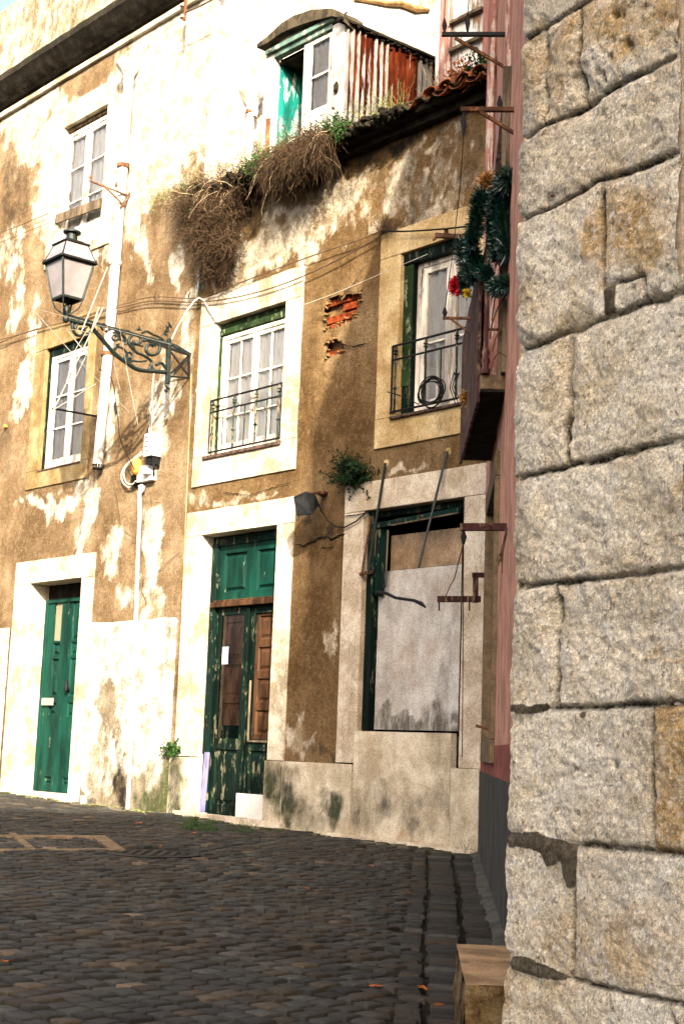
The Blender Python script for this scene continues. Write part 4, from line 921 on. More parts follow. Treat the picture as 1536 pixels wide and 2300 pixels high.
srect(W1o, W1i, parent=HA, mat='lime_gold'); srect(W0o, W0i, parent=HA, mat='lime_white'); srect(D1o, (D1i[0], D1i[1], .2, D1i[3]), parent=HA, mat='lime_white', bottom=False, depth=.34)
mb = MB(); mb.box(FA, W0i[0], W0i[1], -.17, -.05, W0i[3]-.05, W0i[3]-.002); mb.box(FA, W0i[0], W0i[1], -.17, -.08, W0i[3]-.10, W0i[3]-.051); mb.build('window_lining', 'plank', HA, bevel=.004)
mb = MB(); mb.box(FA, W1i[0], W1i[1], -.17, -.03, W1i[3]-.10, W1i[3]-.002); mb.box(FA, W1i[0], W1i[0]+.05, -.17, -.03, W1i[2], W1i[3]-.101); mb.build('window_lining', 'green_dark', HA, bevel=.004)
casement(FA, (W0i[0], W0i[1], W0i[2], W0i[3]-.10), HA, (0, .33, .66, 1), 1, n=-.05, fw=.06, curt='lace', folds=8)
casement(FA, (W1i[0]+.05, W1i[1], W1i[2], W1i[3]-.10), HA, (0, .34, .64, 1), 1, n=-.06, fw=.05, curt='lace_grey', folds=8)
mb = MB(); mb.box(FA, W1i[0]-.01, W1i[1]+.01, -.05, .035, W1i[2]-.03, W1i[2]-.004); mb.build('window_sill', 'sill_iron', HA, bevel=.01)
# left door
dn = -.24; DT = FA.fp(130, 1346, dn)[1]; MB().box(FA, D1i[0]+.002, D1i[1]-.002, -.32, -.27, DT, 3.178).build('lintel_shade_board', 'soot_shade', HA); mb = MB()  # black board stands in for the lintel's shadow above the door
mb.box(FA, D1i[0]+.002, D1i[0]+.07, dn-.05, dn+.012, .5, DT); mb.box(FA, D1i[1]-.04, D1i[1]-.002, dn-.05, dn+.012, .5, DT); mb.box(FA, D1i[0]+.07, D1i[1]-.042, dn-.05, dn+.02, DT-.05, DT); mb.build('door_frame', 'green_door', HA, bevel=.004)
e0, e1 = D1i[0]+.072, D1i[1]-.042; em = FA.fp(146, 1500, dn)[0]
zs_ = [FA.fp(120, y, dn)[1] for y in (1760, 1740, 1610, 1575, 1475, 1440, 1350)]
dl = leaf(FA, e0, em-.004, .52, DT-.055, dn, [(.62, .72), (zs_[2]+.02, zs_[3]-.02), (zs_[3]+.06, zs_[4]-.03), (zs_[4]+.01, zs_[5]-.03), (zs_[5], zs_[6], 1)], 'green_door', HA, 'door_leaf', st=.16, d=.03)
MB().box(FA, e0+.16, em-.164, dn-.03, dn-.018, zs_[5], zs_[6]).build('pierced_screen', 'lace_plate', dl)
q = FA.fp(107, 1577, dn+.02); mb = MB(); mb.box(FA, q[0]-.13, q[0]+.12, dn+.002, dn+.035, q[1]-.045, q[1]+.05); mb.build('letter_box', 'steel', dl, bevel=.005)
c = FA.W(150, 1545, dn+.03); mb = MB(); mb.tube([FA.W(150, 1530, dn+.01), FA.W(149, 1538, dn+.05), FA.W(148, 1552, dn+.06)], .02, 8); mb.lathe(c-[0, 0, .05], [(.01, 0), (.035, .02), (.035, .06), (.01, .08)], 10); mb.build('handle', 'iron', dl, smooth=50)
leaf(FA, em+.004, e1, .52, DT-.055, dn-.01, [(.62, .72), (zs_[2], zs_[3]-.02), (zs_[3]+.06, zs_[4]-.03), (zs_[4]+.01, zs_[5]-.03), (zs_[5], zs_[6])], 'green_door', HA, 'door_leaf', st=.09, d=.02)
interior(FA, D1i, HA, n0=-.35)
mb = MB(); mb.box(FA, -8.3, -6.5, -.2, .10, .3, .53); mb.build('door_step', 'lime_shade', HA, bevel=.012)
q = FA.fp(117, 1283, .03); mb = MB(); mb.box(FA, q[0]-.09, q[0]+.09, .02, .028, q[1]-.07, q[1]+.08); mb.build('number_plate', 'lime_white', HA, bevel=.003)
# whitewashed dado to the right and left of the left door
DG = [(350, 1790, 40, 45, .95), (330, 1740, 30, 30, .5), (375, 1760, 18, 50, .8), (320, 1815, 20, 20, .6)]
DD = [(280, 1650, 10, 45, .45), (274, 1760, 12, 50, .95), (370, 1410, 14, 30, .45), (378, 1470, 8, 60, .4), (230, 1800, 30, 14, .5), (200, 1790, 12, 20, .5)]
DW = [(330, 1520, 60, 150, 1.2), (240, 1450, 50, 70, 1.2), (210, 1560, 14, 200, 1.2), (300, 1410, 120, 30, 1.2), (240, 1700, 30, 60, .55), (340, 1660, 40, 80, .9)]
def maskD(X, Z): return blobs(FA, DW, X, Z), blobs(FA, DD, X, Z), blobs(FA, DG, X, Z)
def dd(X, Z):
    top = 2.60+.03*(fbm(X, Z*0, 3, 3, 77)-.5); r = .035+(fbm(X, Z, 4, 3, 33)-.5)*.012
    return np.where(Z > top-.04, r-(Z-top+.04)*.9, r)-.03*sstep(-4.72, -4.66, X)
grid_wall('whitewashed_dado', FA, -6.44, -4.66, 0, 2.64, .03, [], dd, maskD, 'whitewash', HA, zlow=zlo)
grid_wall('whitewashed_dado', FA, -11, -8.40, 0, 2.62, .05, [], lambda X, Z: .035+(fbm(X, Z, 4, 3, 34)-.5)*.012, lambda X, Z: (np.ones_like(X)*.8, blobs(FA, [(14, 1740, 12, 50, .9)], X, Z), X*0), 'whitewash', HA, zlow=zlo)
crack([(335, 1100), (342, 1130), (360, 1128)], .003, HA); crack([(318, 1308), (325, 1300), (345, 1296), (380, 1260), (405, 1240)], .004, HA); crack([(322, 1300), (318, 1330), (330, 1360)], .006, HA)
mb = MB(); mb.tube([FA.W(430, 840, .01), FA.W(424, 1000, .012), FA.W(408, 1390, .012)], .006, 5); mb.build('seam', 'lime_yellow', HB)

# ================================================================== PINK HOUSE
HP = thing('pink_house', 'pink stucco house seen edge-on beside the stone pier, with grey base and narrow balcony', 'house', PK.pt(4, 0, .2))
PL_ = 8.25
gzp = lambda s: gz(PK.pt(s, 0, 0)[1])
def zP(X): return SLOPE*(PK.o[1]+PK.u[1]*X)-.08
GW = (1.15, 2.75, 1.28, 3.15)   # ground floor window
BD = (1.35, 3.2, 3.72, 5.9)     # balcony door
mb = MB(); zero3 = lambda X, Z: (X*0, X*0, X*0)
wp = lambda n, s0, s1, z0, z1, mat, n0, holes=[]: grid_wall(n, PK, s0, s1, z0, z1, .12, holes, lambda X, Z: (fbm(X, Z, 3, 3, 51)-.5)*.012, zero3, mat, HP, n0=n0, zlow=zP)
wp('wall', -.05, PL_, 1.24, 9.5, 'pink_wall', 0., [GW, BD]); wp('red_band', -.05, PL_, 1.02, 1.26, 'red_base', .004); wp('painted_base', -.05, PL_, -.2, 1.055, 'grey_base', .010)
mb = MB(); mb.box(PK, PL_-.02, PL_, -3, -.01, 0, 9.5); mb.box(PK, -.05, PL_, -3, -.02, 9.45, 9.6); mb.build('end_wall', 'pink_wall', HP)
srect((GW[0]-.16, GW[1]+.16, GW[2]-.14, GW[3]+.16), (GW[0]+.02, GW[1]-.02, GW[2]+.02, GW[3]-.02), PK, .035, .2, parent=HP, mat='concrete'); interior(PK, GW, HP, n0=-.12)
mb = MB(); mb.box(PK, GW[0]+.02, GW[1]-.02, -.10, -.06, GW[2]+.02, GW[3]-.02); mb.build('closed_shutter', 'iron', HP)
mb = MB(); mb.tube([PK.pt(GW[1]-.3, .03, GW[2]+.1), PK.pt(GW[1]-.3, .12, GW[2]+.12)], .012, 6); mb.build('shutter_hook', 'iron_rust', HP, smooth=40)
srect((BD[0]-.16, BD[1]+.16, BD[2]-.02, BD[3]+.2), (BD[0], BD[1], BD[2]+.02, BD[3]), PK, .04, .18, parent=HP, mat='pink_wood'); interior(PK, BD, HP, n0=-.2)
mb = MB(); mb.box(PK, BD[0]+.02, (BD[0]+BD[1])/2, -.12, -.08, BD[2]+.02, BD[3]-.02); mb.box(PK, (BD[0]+BD[1])/2+.004, BD[1]-.02, -.12, -.08, BD[2]+.02, BD[3]-.02); mb.build('balcony_door', 'white_boards', HP)
mb = MB(); mb.box(PK, .10, .26, -.02, .045, 3.95, 9.4); mb.box(PK, 2.9, 3.05, -.02, .03, 6.0, 9.4); mb.tube([PK.pt(.55, .05, z) for z in (3.9, 6, 9.4)], .04, 8); mb.build('corner_pilaster', 'pink_wood', HP)
mb = MB(); mb.box(PK, 3.25, 3.4, -.02, .05, 3.72, 5.95); mb.box(PK, 3.42, 3.50, -.02, .03, 3.72, 5.9); mb.build('door_casing', 'plank', HP)
# balcony
mb = MB(); P = [(1.1, -.02), (1.1, .235), (3.43, .165), (3.43, -.02)]
mb.prism([PK.pt(s, n, 3.60) for s, n in P], (0, 0, .018)); mb.build('balcony_soffit', 'soot_shade', HP)  # underside drawn as a separate near-black sheet
mb = MB(); mb.prism([PK.pt(s, n, 3.619) for s, n in P], (0, 0, .10)); mb.build('balcony_slab', 'concrete', HP, bevel=.004)
mb = MB(); nz = 30
for k, (n_, z0, z1) in enumerate(((.0, 3.56, 4.62),)):
    a, b = PK.pt(1.1, .262, 0), PK.pt(3.30, .185, 0); d = (b-a)/9; ins = PK.n*-.022
    for i in range(9):
        p, q = a+d*i+d*.02, a+d*(i+1)-d*.02; top = 4.60+random.uniform(-.03, .03)-.03*i*0; mb.prism([p+[0, 0, z0+random.uniform(0, .02)], q+[0, 0, z0], q+[0, 0, top], p+[0, 0, top]], ins)
mb.build('balcony_boards', 'purple_wood', HP, bevel=.003)
po = PK.pt(3.44, .135, 0); mb = MB()
mb.tube([po+[0, 0, 3.72], po+[0, 0, 4.97]], .016, 8); mb.lathe(po+[0, 0, 3.72], [(.03, 0), (.034, .03), (.02, .05), (.032, .09), (.02, .12), (.028, .15), (.016, .18)], 10); mb.lathe(po+[0, 0, 4.94], [(.016, 0), (.026, .02), (.026, .04), (.01, .06)], 10)
mb.tube([po+[0, 0, 4.03]-PK.n*.0, po+[0, 0, 4.03]-PK.n*.16], .01, 6); mb.build('balcony_post', 'purple_wood', HP, smooth=50)
mb = MB(); mb.tube([PK.pt(1.12, .22, 4.66), PK.pt(3.44, .135, 4.66)], .012, 6)
for i in range(12):
    s = 1.2+i*.19; n_ = .215-.036*(s-1.1); mb.tube([PK.pt(s, n_, 3.73), PK.pt(s, n_, 4.66)], .008, 6)
mb.build('balcony_railing', 'iron_rust', HP, smooth=50)
mb = MB()
for (x0, y0), (x1, y1), (x2, y2) in (((1100, 760), (1118, 690), (1150, 640)), ((1105, 790), (1128, 730), (1148, 670)), ((1100, 830), (1120, 790), (1150, 808)), ((1112, 600), (1130, 560), (1150, 530)), ((1100, 640), (1112, 660), (1104, 720))):
    mb.tube([PK.WP(x, y, 3.6) for x, y in ((x0, y0), ((x0+x1)/2-4, (y0+y1)/2), (x1, y1), (x2, y2))], .006, 5)
mb.build('balcony_twisted_wires', 'iron_rust', HP, smooth=50)

# clothesline brackets on the pink wall
def cl_bracket(a, x0, x1, y, up, label, mat='iron_rust', brace=None, hooks=(), w=.03, loc=None):
    t = thing('clothesline_bracket', label, 'bracket', PK.WP(x1, y, a), 'clothesline brackets on the pink wall'); mb = MB()
    mb.bar(PK.WP(x0, y, a), PK.WP(x1, y, a), w, w); mb.build('arm', mat, t, bevel=.003)
    if brace: mb = MB(); mb.bar(PK.WP(*brace[0], a), PK.WP(*brace[1], a), w*.7, w*.7); mb.build('brace', 'iron_rust', t)
    for hx, hy0, hy1 in hooks:
        mb = MB(); p, q = PK.WP(hx, hy0, a), PK.WP(hx, hy1, a); mb.tube([p, (p+q)/2, q], [.006, .02, .008], 6); mb.build('pulley', 'iron', t, smooth=50)
    return t
cl_bracket(3.0, 992, 1142, 76, 0, 'black clothesline bracket with brown brace, topmost, in front of the wooden roof veranda', 'iron', ((1022, 84), (1134, 150)), [(998, 40, 72), (1050, 30, 70)])
cl_bracket(4.0, 1034, 1160, 245, 0, 'brown clothesline bracket with brace just under the red roof tiles', 'iron_rust', ((1078, 250), (1158, 300)), [(1122, 214, 250), (1041, 250, 300)])
cl_bracket(2.2, 994, 1062, 714, 0, 'small rusty clothesline bracket in front of the shaded window above the black railing', 'iron_rust', ((1012, 716), (1052, 745)), [(999, 690, 712)], .02)
cl_bracket(4.0, 1033, 1150, 1184, 0, 'maroon horizontal clothesline bar above the boarded window, without a brace', 'purple_wood', None, [(1041, 1190, 1222)], .045)
t = thing('clothesline_bracket', 'stepped maroon clothesline bracket with two hanging hooks in front of the grey boarded window', 'bracket', PK.WP(1095, 1292, 1.0), 'clothesline brackets on the pink wall')
mb = MB(); A = 1.0; mb.bar(PK.WP(982, 1346, A), PK.WP(1080, 1346, A), .04, .05); mb.bar(PK.WP(1068, 1354, A), PK.WP(1068, 1288, A), .04, .045); mb.bar(PK.WP(1060, 1292, A), PK.WP(1098, 1292, A), .04, .04); mb.build('arm', 'purple_wood', t, bevel=.004)
for hx in (986, 1054):
    mb = MB(); mb.bar(PK.WP(hx, 1350, A), PK.WP(hx, 1372, A), .018, .012); mb.build('hook', 'iron', t)
def cord(name, label, pts, r, mat, cat='cord', group=None, seg=5, smoothn=1):
    o = MB().tube(pts, r, seg).build(name, mat, None, smooth=60, loc=pts[0]); return props(o, label, cat, group)
cord('clothesline', 'thin cord running down from the brown bracket under the tiles to the small rusty bracket', [PK.WP(1041, 298, 4.), PK.WP(1033, 420, 3.4), PK.WP(1015, 580, 2.8), PK.WP(999, 692, 2.2)], .0035, 'wire_brown')
cord('clothesline', 'thin cord from the maroon bar down past the right edge of the boarded window', [PK.WP(1041, 1222, 4.), PK.WP(1040, 1400, 3.6), PK.WP(1038, 1700, 3.2)], .003, 'wire_black')
cord('clothesline', 'slanting knotted cord from the maroon bar to the stepped bracket', [PK.WP(1040, 1222, 4.), PK.WP(1020, 1300, 2.6), PK.WP(1010, 1318, 2.2), PK.WP(998, 1345, 1.)], .004, 'wire_brown')
cord('clothesline', 'left cord hanging down to the black bracket at the top edge', [PK.WP(1000, -40, 3.), PK.WP(998, 40, 3.)], .004, 'wire_black'); cord('clothesline', 'right cord hanging down to the black bracket at the top edge', [PK.WP(1056, -40, 3.), PK.WP(1050, 34, 3.)], .004, 'wire_black')
t = thing('cable_tuft', 'frayed knot of cables hanging on the pink wall beside the maroon bar', 'cable', PK.WP(1130, 1230, 5.)); mb = MB()
for i in range(7): mb.tube([PK.WP(1138+random.uniform(-3, 3), 1185+random.uniform(0, 20), 5.), PK.WP(1130+random.uniform(-6, 6), 1235+random.uniform(-10, 10), 5.), PK.WP(1120+random.uniform(-10, 8), 1270+random.uniform(-10, 25), 5.)], .003, 4)
mb.build('strands', 'wire_brown', t)

# garland
def bristles(mb, path, R0, n, ln, w=.0035, m=0, sd=1):
    rr = random.Random(sd); seg = [np.linalg.norm(path[i+1]-path[i]) for i in range(len(path)-1)]; tot = sum(seg)
    for _ in range(n):
        u = rr.random()*tot; i = 0
        while i < len(seg)-1 and u > seg[i]: u -= seg[i]; i += 1
        p = path[i]+(path[i+1]-path[i])*min(1, u/seg[i]); d = np.array([rr.gauss(0, 1) for _ in range(3)]); d /= np.linalg.norm(d)
        e = p+d*R0+d*ln*rr.uniform(.5, 1.1); side = np.cross(d, [rr.gauss(0, 1) for _ in range(3)]); side /= np.linalg.norm(side)+1e-6
        mb.add([p-side*w, p+side*w, e+side*w*.6, e-side*w*.6], [(0, 1, 2, 3)], m)
G = lambda L: [PK.WP(x, y, a) for x, y, a in L]
t = thing('tinsel_garland', 'shaggy green tinsel garland looped over the balcony post and railing of the pink house', 'garland', PK.WP(1080, 640, 3.4))
for k, (L, n, r) in enumerate((([(1146, 398, 3.9), (1134, 410, 3.7), (1120, 450, 3.6), (1136, 520, 3.7), (1140, 565, 3.8)], 2600, .075), ([(1085, 432, 3.5), (1072, 460, 3.5), (1068, 500, 3.5), (1060, 545, 3.5)], 1500, .055), ([(1110, 440, 3.5), (1112, 520, 3.5), (1118, 580, 3.6)], 1600, .06), ([(1036, 545, 2.9), (1040, 575, 3.0), (1052, 600, 3.1), (1062, 630, 3.2)], 1300, .055), ([(1060, 560, 3.4), (1075, 600, 3.4), (1100, 620, 3.5)], 1200, .055), ([(1040, 612, 3.0), (1044, 640, 3.0), (1046, 660, 3.0)], 600, .04), ([(1108, 648, 3.6), (1128, 636, 3.7), (1150, 640, 3.8)], 1100, .055))):
    mb = MB(); P = G(L); bristles(mb, P, 0, int(n*1.6), r*1.35, w=.004, sd=k); mb.tube(P, .012, 5); mb.build('tinsel_strand', 'tinsel_green', t, fix=False)
for nm, lab, L, n, r, mat in (('tinsel_flower', 'gold tinsel tuft at the top of the balcony post', [(1092, 398, 3.5), (1096, 412, 3.5)], 420, .075, 'tinsel_gold'), ('tinsel_flower', 'bright red tinsel tuft in front of the shaded window', [(1024, 632, 2.9), (1024, 650, 2.9)], 520, .06, 'tinsel_red'),
        ('tinsel_flower', 'small yellow tinsel tuft beside the red one', [(1048, 655, 3.1), (1050, 662, 3.1)], 160, .035, 'tinsel_yellow'), ('tinsel_flower', 'pale gold tinsel tuft low on the balcony boards', [(1044, 882, 2.0), (1046, 905, 2.0)], 260, .055, 'tinsel_gold'), ('tinsel_flower', 'dark red bow within the green garland', [(1066, 504, 3.45), (1082, 512, 3.45)], 240, .04, 'tinsel_darkred')):
    mb = MB(); P = G(L); bristles(mb, P, 0, n, r, w=.006, sd=len(lab)); o = mb.build(nm, mat, None, fix=False, loc=P[0]); props(o, lab, 'tinsel', 'coloured tinsel tufts on the balcony')

# step block
t = thing('stone_step', 'low stone block with worn pink top at the foot of the stone pier', 'stone block', (.6, 5.0, .13))
SP = Plane((.455, 4.56), 0); TZ = .505
def blockface(u0, u1, v0, v1, n, f, mat, amp, nm):
    nu, nv = max(2, int(abs(u1-u0)/.015)), max(2, int(abs(v1-v0)/.015)); V = []
    for j in range(nv+1):
        for i in range(nu+1): V.append(f(u0+(u1-u0)*i/nu, v0+(v1-v0)*j/nv))
    V = np.array(V); d = (fbm(V[:, 0]*1.+V[:, 1], V[:, 2]+V[:, 1]*.3, 9, 4, 61)-.5)*amp; V += np.array(n)*d[:, None]
    mkobj(nm, V, [(j*(nu+1)+i, j*(nu+1)+i+1, (j+1)*(nu+1)+i+1, (j+1)*(nu+1)+i) for j in range(nv) for i in range(nu)], mat, t, smooth=180)
bx0 = lambda y: .428+.052*(y-4.58)/.95
blockface(0, 1, 0, 1, (0, 0, 1), lambda u, v: (bx0(4.58+.95*v)+u*.40, 4.58+.95*v, TZ-.02*(1-v)*0+.0-.018*u*0), 'step_top', .006, 'worn_top')
blockface(0, 1, 0, 1, (0, -1, 0), lambda u, v: (bx0(4.58)+u*.40, 4.58-.02*sin(pi*min(1, v))*1, TZ*v), 'step_rough', .06, 'rough_front')
blockface(0, 1, 0, 1, (-1, 0, 0), lambda u, v: (bx0(4.58+.95*(1-u)), 4.58+.95*(1-u), TZ*v), 'step_rough', .03, 'left_side')
blockface(0, 1, 0, 1, (0, 1, 0), lambda u, v: (bx0(5.53)+(1-u)*.40, 5.53, TZ*v), 'step_rough', .03, 'rear_side')

# ================================================================== ASHLAR PIER
HS = thing('stone_building', 'corner pier of a building of large rough limestone blocks filling the right side', 'building', PI.pt(.4, -.5, .1))
HJ = [[(1100, 130), (1156, 98), (1215, 62), (1305, 4), (1400, -50)], [(1100, 340), (1155, 315), (1250, 262), (1330, 218), (1430, 165), (1515, 122)],
      [(1100, 520), (1155, 497), (1240, 462), (1300, 425), (1355, 400), (1440, 370), (1515, 344)], [(1100, 800), (1145, 788), (1230, 762), (1350, 712), (1440, 680), (1540, 650)],
      [(1100, 1080), (1145, 1075), (1270, 1047), (1400, 1015), (1540, 985)], [(1100, 1315), (1145, 1316), (1200, 1312), (1250, 1308), (1350, 1300), (1460, 1285), (1600, 1262)],
      [(1100, 1585), (1145, 1590), (1250, 1590), (1400, 1586), (1600, 1582)], [(1100, 1868), (1145, 1872), (1290, 1898), (1400, 1910), (1540, 1922), (1650, 1935)], [(1100, 2140), (1145, 2150), (1280, 2195), (1400, 2228), (1540, 2262), (1650, 2290)]]
HJs = [[PI.fp(*p) for p in L] for L in HJ]
VJ = [((1216, 62), (1217, 285)), ((1300, 8), (1302, 235)), ((1352, 402), (1356, 710)), ((1270, 757), (1272, 1046)), ((1244, 1309), (1251, 1590)), ((1463, 1586), (1465, 1914)), ((1292, 1900), (1285, 2195)), ((1445, 612), (1452, 676)), ((1356, 640), (1445, 612)), ((1500, 2252), (1540, 2420))]
VJs = [(PI.fp(*a), PI.fp(*b)) for a, b in VJ]
CEM = [[(1139, 1866), (1170, 1872), (1200, 1868), (1250, 1885), (1302, 1898), (1302, 1940), (1292, 1985), (1280, 2003), (1270, 1975), (1262, 1930), (1250, 1950), (1230, 1946), (1215, 1918), (1165, 1905), (1139, 1903)], [(1139, 2143), (1190, 2150), (1225, 2168), (1278, 2190), (1272, 2203), (1215, 2198), (1139, 2172)], [(1354, 640), (1386, 633), (1386, 697), (1354, 706)], [(1139, 1580), (1235, 1578), (1240, 1592), (1195, 1600), (1139, 1601)], [(1300, 1595), (1318, 1592), (1318, 1610), (1300, 1612)]]
CEMs = [[PI.fp(*p) for p in L] for L in CEM]
PIT = [(1382, 32, 9), (1396, 34, 6), (1447, 14, 6), (1339, 158, 8), (1350, 165, 7), (1355, 178, 6), (1371, 128, 6), (1415, 103, 8), (1408, 95, 6), (1300, 1420, 0), (1205, 182, 4), (1420, 645, 5), (1380, 1720, 6), (1290, 1728, 5)]
PITs = [(PI.fp(x, y), r/730.) for x, y, r in PIT if r]
YEL = [(1400, 110, 90, 90, .9), (1250, 120, 90, 90, .45), (1180, 150, 40, 120, .5), (1440, 520, 90, 130, .95), (1430, 640, 60, 40, .8), (1490, 1590, 50, 12, .6), (1480, 2050, 60, 90, .5), (1250, 2100, 60, 60, .3), (1200, 2270, 80, 50, .5), (1330, 2080, 30, 90, .35), (1520, 1280, 20, 30, .6), (1200, 560, 20, 60, .2)]
def pier():
    c = .0065; t0, t1 = -.0, 1.05; z0, z1 = -.05, 4.1; xs = np.arange(t0, t1+c, c); zs = np.arange(z0, z1, c); X, Z = np.meshgrid(xs, zs)
    wx = X+(fbm(X, Z, 11, 3, 71)-.5)*.022; wz = Z+(fbm(X, Z, 11, 3, 73)-.5)*.022
    dj = np.full(X.shape, 9.)
    for L in HJs:
        for i in range(len(L)-1): dj = np.minimum(dj, segdist(wx, wz, L[i], L[i+1]))
    for a, b in VJs: dj = np.minimum(dj, segdist(wx, wz, a, b)*1.25)
    course = np.zeros(X.shape, int)
    for L in HJs: course += (Z < np.interp(X, [p[0] for p in L], [p[1] for p in L])).astype(int)
    blk = course*3
    for a, b in VJs[:7]:
        cm = int(sum((a[1]+b[1])/2 < np.interp((a[0]+b[0])/2, [p[0] for p in L], [p[1] for p in L]) for L in HJs)); blk += ((course == cm) & (X > (a[0]+b[0])/2)).astype(int)
    off = _hash(blk, blk*0+3, blk*0, 5)
    wj = .0035+.0075*fbm(X, Z, 5, 2, 75)
    groove = np.exp(-(dj/wj)**2); soft = np.exp(-(dj/.028)**2)
    rough = .5+.9*fbm(X, Z, 1.7, 2, 81)
    r1 = fbm(X+.3*Z, Z, 9, 5, 83, .62)-.5; r2 = 1-abs(2*fbm(X*1.3+Z*.6, Z*1.1-X*.3, 17, 4, 85, .6)-1); r3 = fbm(X, Z, 60, 3, 87, .65)-.5
    chip = np.exp(-(dj/.045)**2)*sstep(.56, .72, fbm(X, Z, 7, 4, 79)); N0 = chip*.022
    N = -N0+(off-.5)*.008-.018*groove-.004*soft+r1*.024*rough+(r2-.75)*.012*rough+r3*.008
    cem = np.zeros(X.shape)
    for L in CEMs: cem = np.maximum(cem, sum(inpoly(wx+.012*cos(a)*r, wz+.012*sin(a)*r, L).astype(float) for r in (.5, 1.) for a in np.arange(6)*pi/3)/12)
    N = N*(1-cem*.85)+cem*(.006+(fbm(X, Z, 20, 3, 89)-.5)*.006)
    dirt = .9*groove+.22*soft*fbm(X, Z, 8, 3, 91)*1.3; dirt *= (1-cem); jn = fbm(X, Z, 4, 3, 92); dirt = dirt*(.35+1.2*jn)
    for (s, z), r in PITs:
        d = np.hypot(X-s, (Z-z))*(.8+.5*fbm(X, Z, 30, 2, 93)); q = np.exp(-(d/r)**2); N -= .022*q; dirt = np.maximum(dirt, q)
    # weathered arris at the corner
    e = np.exp(-(X/.018)**2); N -= e*(.001+.009*fbm(X*0, Z, 14, 3, 95)); T = X+np.where(X < .03, (1-X/.03)*(fbm(X*0, Z, 10, 4, 97)-.5)*.014, 0)
    dirt = np.maximum(dirt, .42*np.exp(-(X/.10)**2)*(Z > 1.75)*(.4+1.1*fbm(X, Z, 5, 3, 98)))
    yel = blobs(PI, YEL, X, Z)
    cy_ = int(sum(PI.fp(1463, 1750)[1] < np.interp(.6, [p[0] for p in L], [p[1] for p in L]) for L in HJs)); yel = np.where((course == cy_) & (X > VJs[5][0][0]), 1.3, yel)
    V = PI.o+T[..., None]*PI.u+N[..., None]*PI.n; V[..., 2] += Z
    nx = len(xs); i, j = np.meshgrid(np.arange(len(zs)-1), np.arange(nx-1), indexing='ij'); i = i.ravel(); j = j.ravel()
    lim = .672+.006*np.sin(zs*9)+.01*vnoise(zs*7, 1.)+np.where(zs < 2.45, .018, 0)+np.where(zs < 1.34, 9, 0)
    keep = xs[j] < lim[i]; i, j = i[keep], j[keep]; a = i*nx+j
    F = np.stack([a, a+1, a+nx+1, a+nx], 1); used = np.unique(F); mp = -np.ones(X.size, int); mp[used] = np.arange(len(used))
    mk = np.stack([yel.ravel(), cem.ravel(), np.clip(dirt.ravel(), 0, 1)], 1)[used]
    mkobj('ashlar_wall', V.reshape(-1, 3)[used], mp[F].tolist(), 'ashlar', HS, smooth=180, masks=mk)
    # side return of the pier, set-back wall at its right, top
    s = np.arange(0, 3.2, .05); zz = np.arange(-.05, 4.1, .05); Xr, Zr = np.meshgrid(s, zz); Nn = -.010+(fbm(Xr, Zr, 6, 4, 99)-.5)*.03
    Vr = PI.o-PI.n[None, None]*(Xr[..., None]+.012)+PI.u[None, None]*(.012+abs(Nn[..., None])*np.minimum(1, Xr[..., None]*10)); Vr[..., 2] += Zr; n2 = len(s)
    Fr = [(i*n2+j, (i+1)*n2+j, (i+1)*n2+j+1, i*n2+j+1) for i in range(len(zz)-1) for j in range(n2-1)]
    mkobj('ashlar_return', Vr.reshape(-1, 3), Fr, 'ashlar', HS, smooth=180, masks=np.zeros((Xr.size, 3)))
    mb = MB(); mb.box(PI, .64, .668, -.3, -.02, 1.34, 4.05); mb.build('pier_edge', 'lime_shade', HS)
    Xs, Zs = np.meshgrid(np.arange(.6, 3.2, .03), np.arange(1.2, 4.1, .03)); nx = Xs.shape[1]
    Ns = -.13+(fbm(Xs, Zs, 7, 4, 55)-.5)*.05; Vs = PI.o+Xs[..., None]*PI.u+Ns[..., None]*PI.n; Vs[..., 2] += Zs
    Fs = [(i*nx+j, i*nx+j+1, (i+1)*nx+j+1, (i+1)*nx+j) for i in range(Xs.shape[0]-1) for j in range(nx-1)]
    mkobj('set_back_wall', Vs.reshape(-1, 3), Fs, 'cornice', HS, smooth=180, masks=np.stack([Xs.ravel()*0+.2, Xs.ravel()*0+.4, Xs.ravel()*0], 1))  # near-black coat paints the recess's deep shade into the wall
    mb = MB(); mb.box(PI, 1.04, 3.2, -.2, -.01, -.05, 1.34); mb.box(PI, .0, 3.2, -3.1, -.02, 4.08, 4.3); mb.build('lower_wall', 'ashlar', HS)
pier()
mb = MB(); s, z = PI.fp(1240, 444); mb.box(PI, s-.012, s+.022, -.02, -.004, z+.008, z+.022); mb.build('brick_chip', 'brick', HS)
t = thing('marble_sign', 'beige marble sign with faint scratched marks at the right edge beside the stone pier', 'sign', PI.pt(.7, -.1, 2.5))
q0, q1 = PI.fp(1516, 658, -.03)[1], PI.fp(1516, 540, -.03)[1]
MB().box(PI, .69, 1.25, -.12, -.025, q0, q1).build('slab', 'sign', t, bevel=.002)
mb = MB(); ss = PI.fp(1520, 600, -.024)[0]
for i in range(5): a = PI.pt(ss+.02+i*.012, -.0235, q0+.038+.003*i); mb.bar(a, a+PI.u*.006+np.array([0, 0, .012*(1 if i % 2 else -1)]), .002, .003)
mb.build('scratched_marks', 'concrete', t)

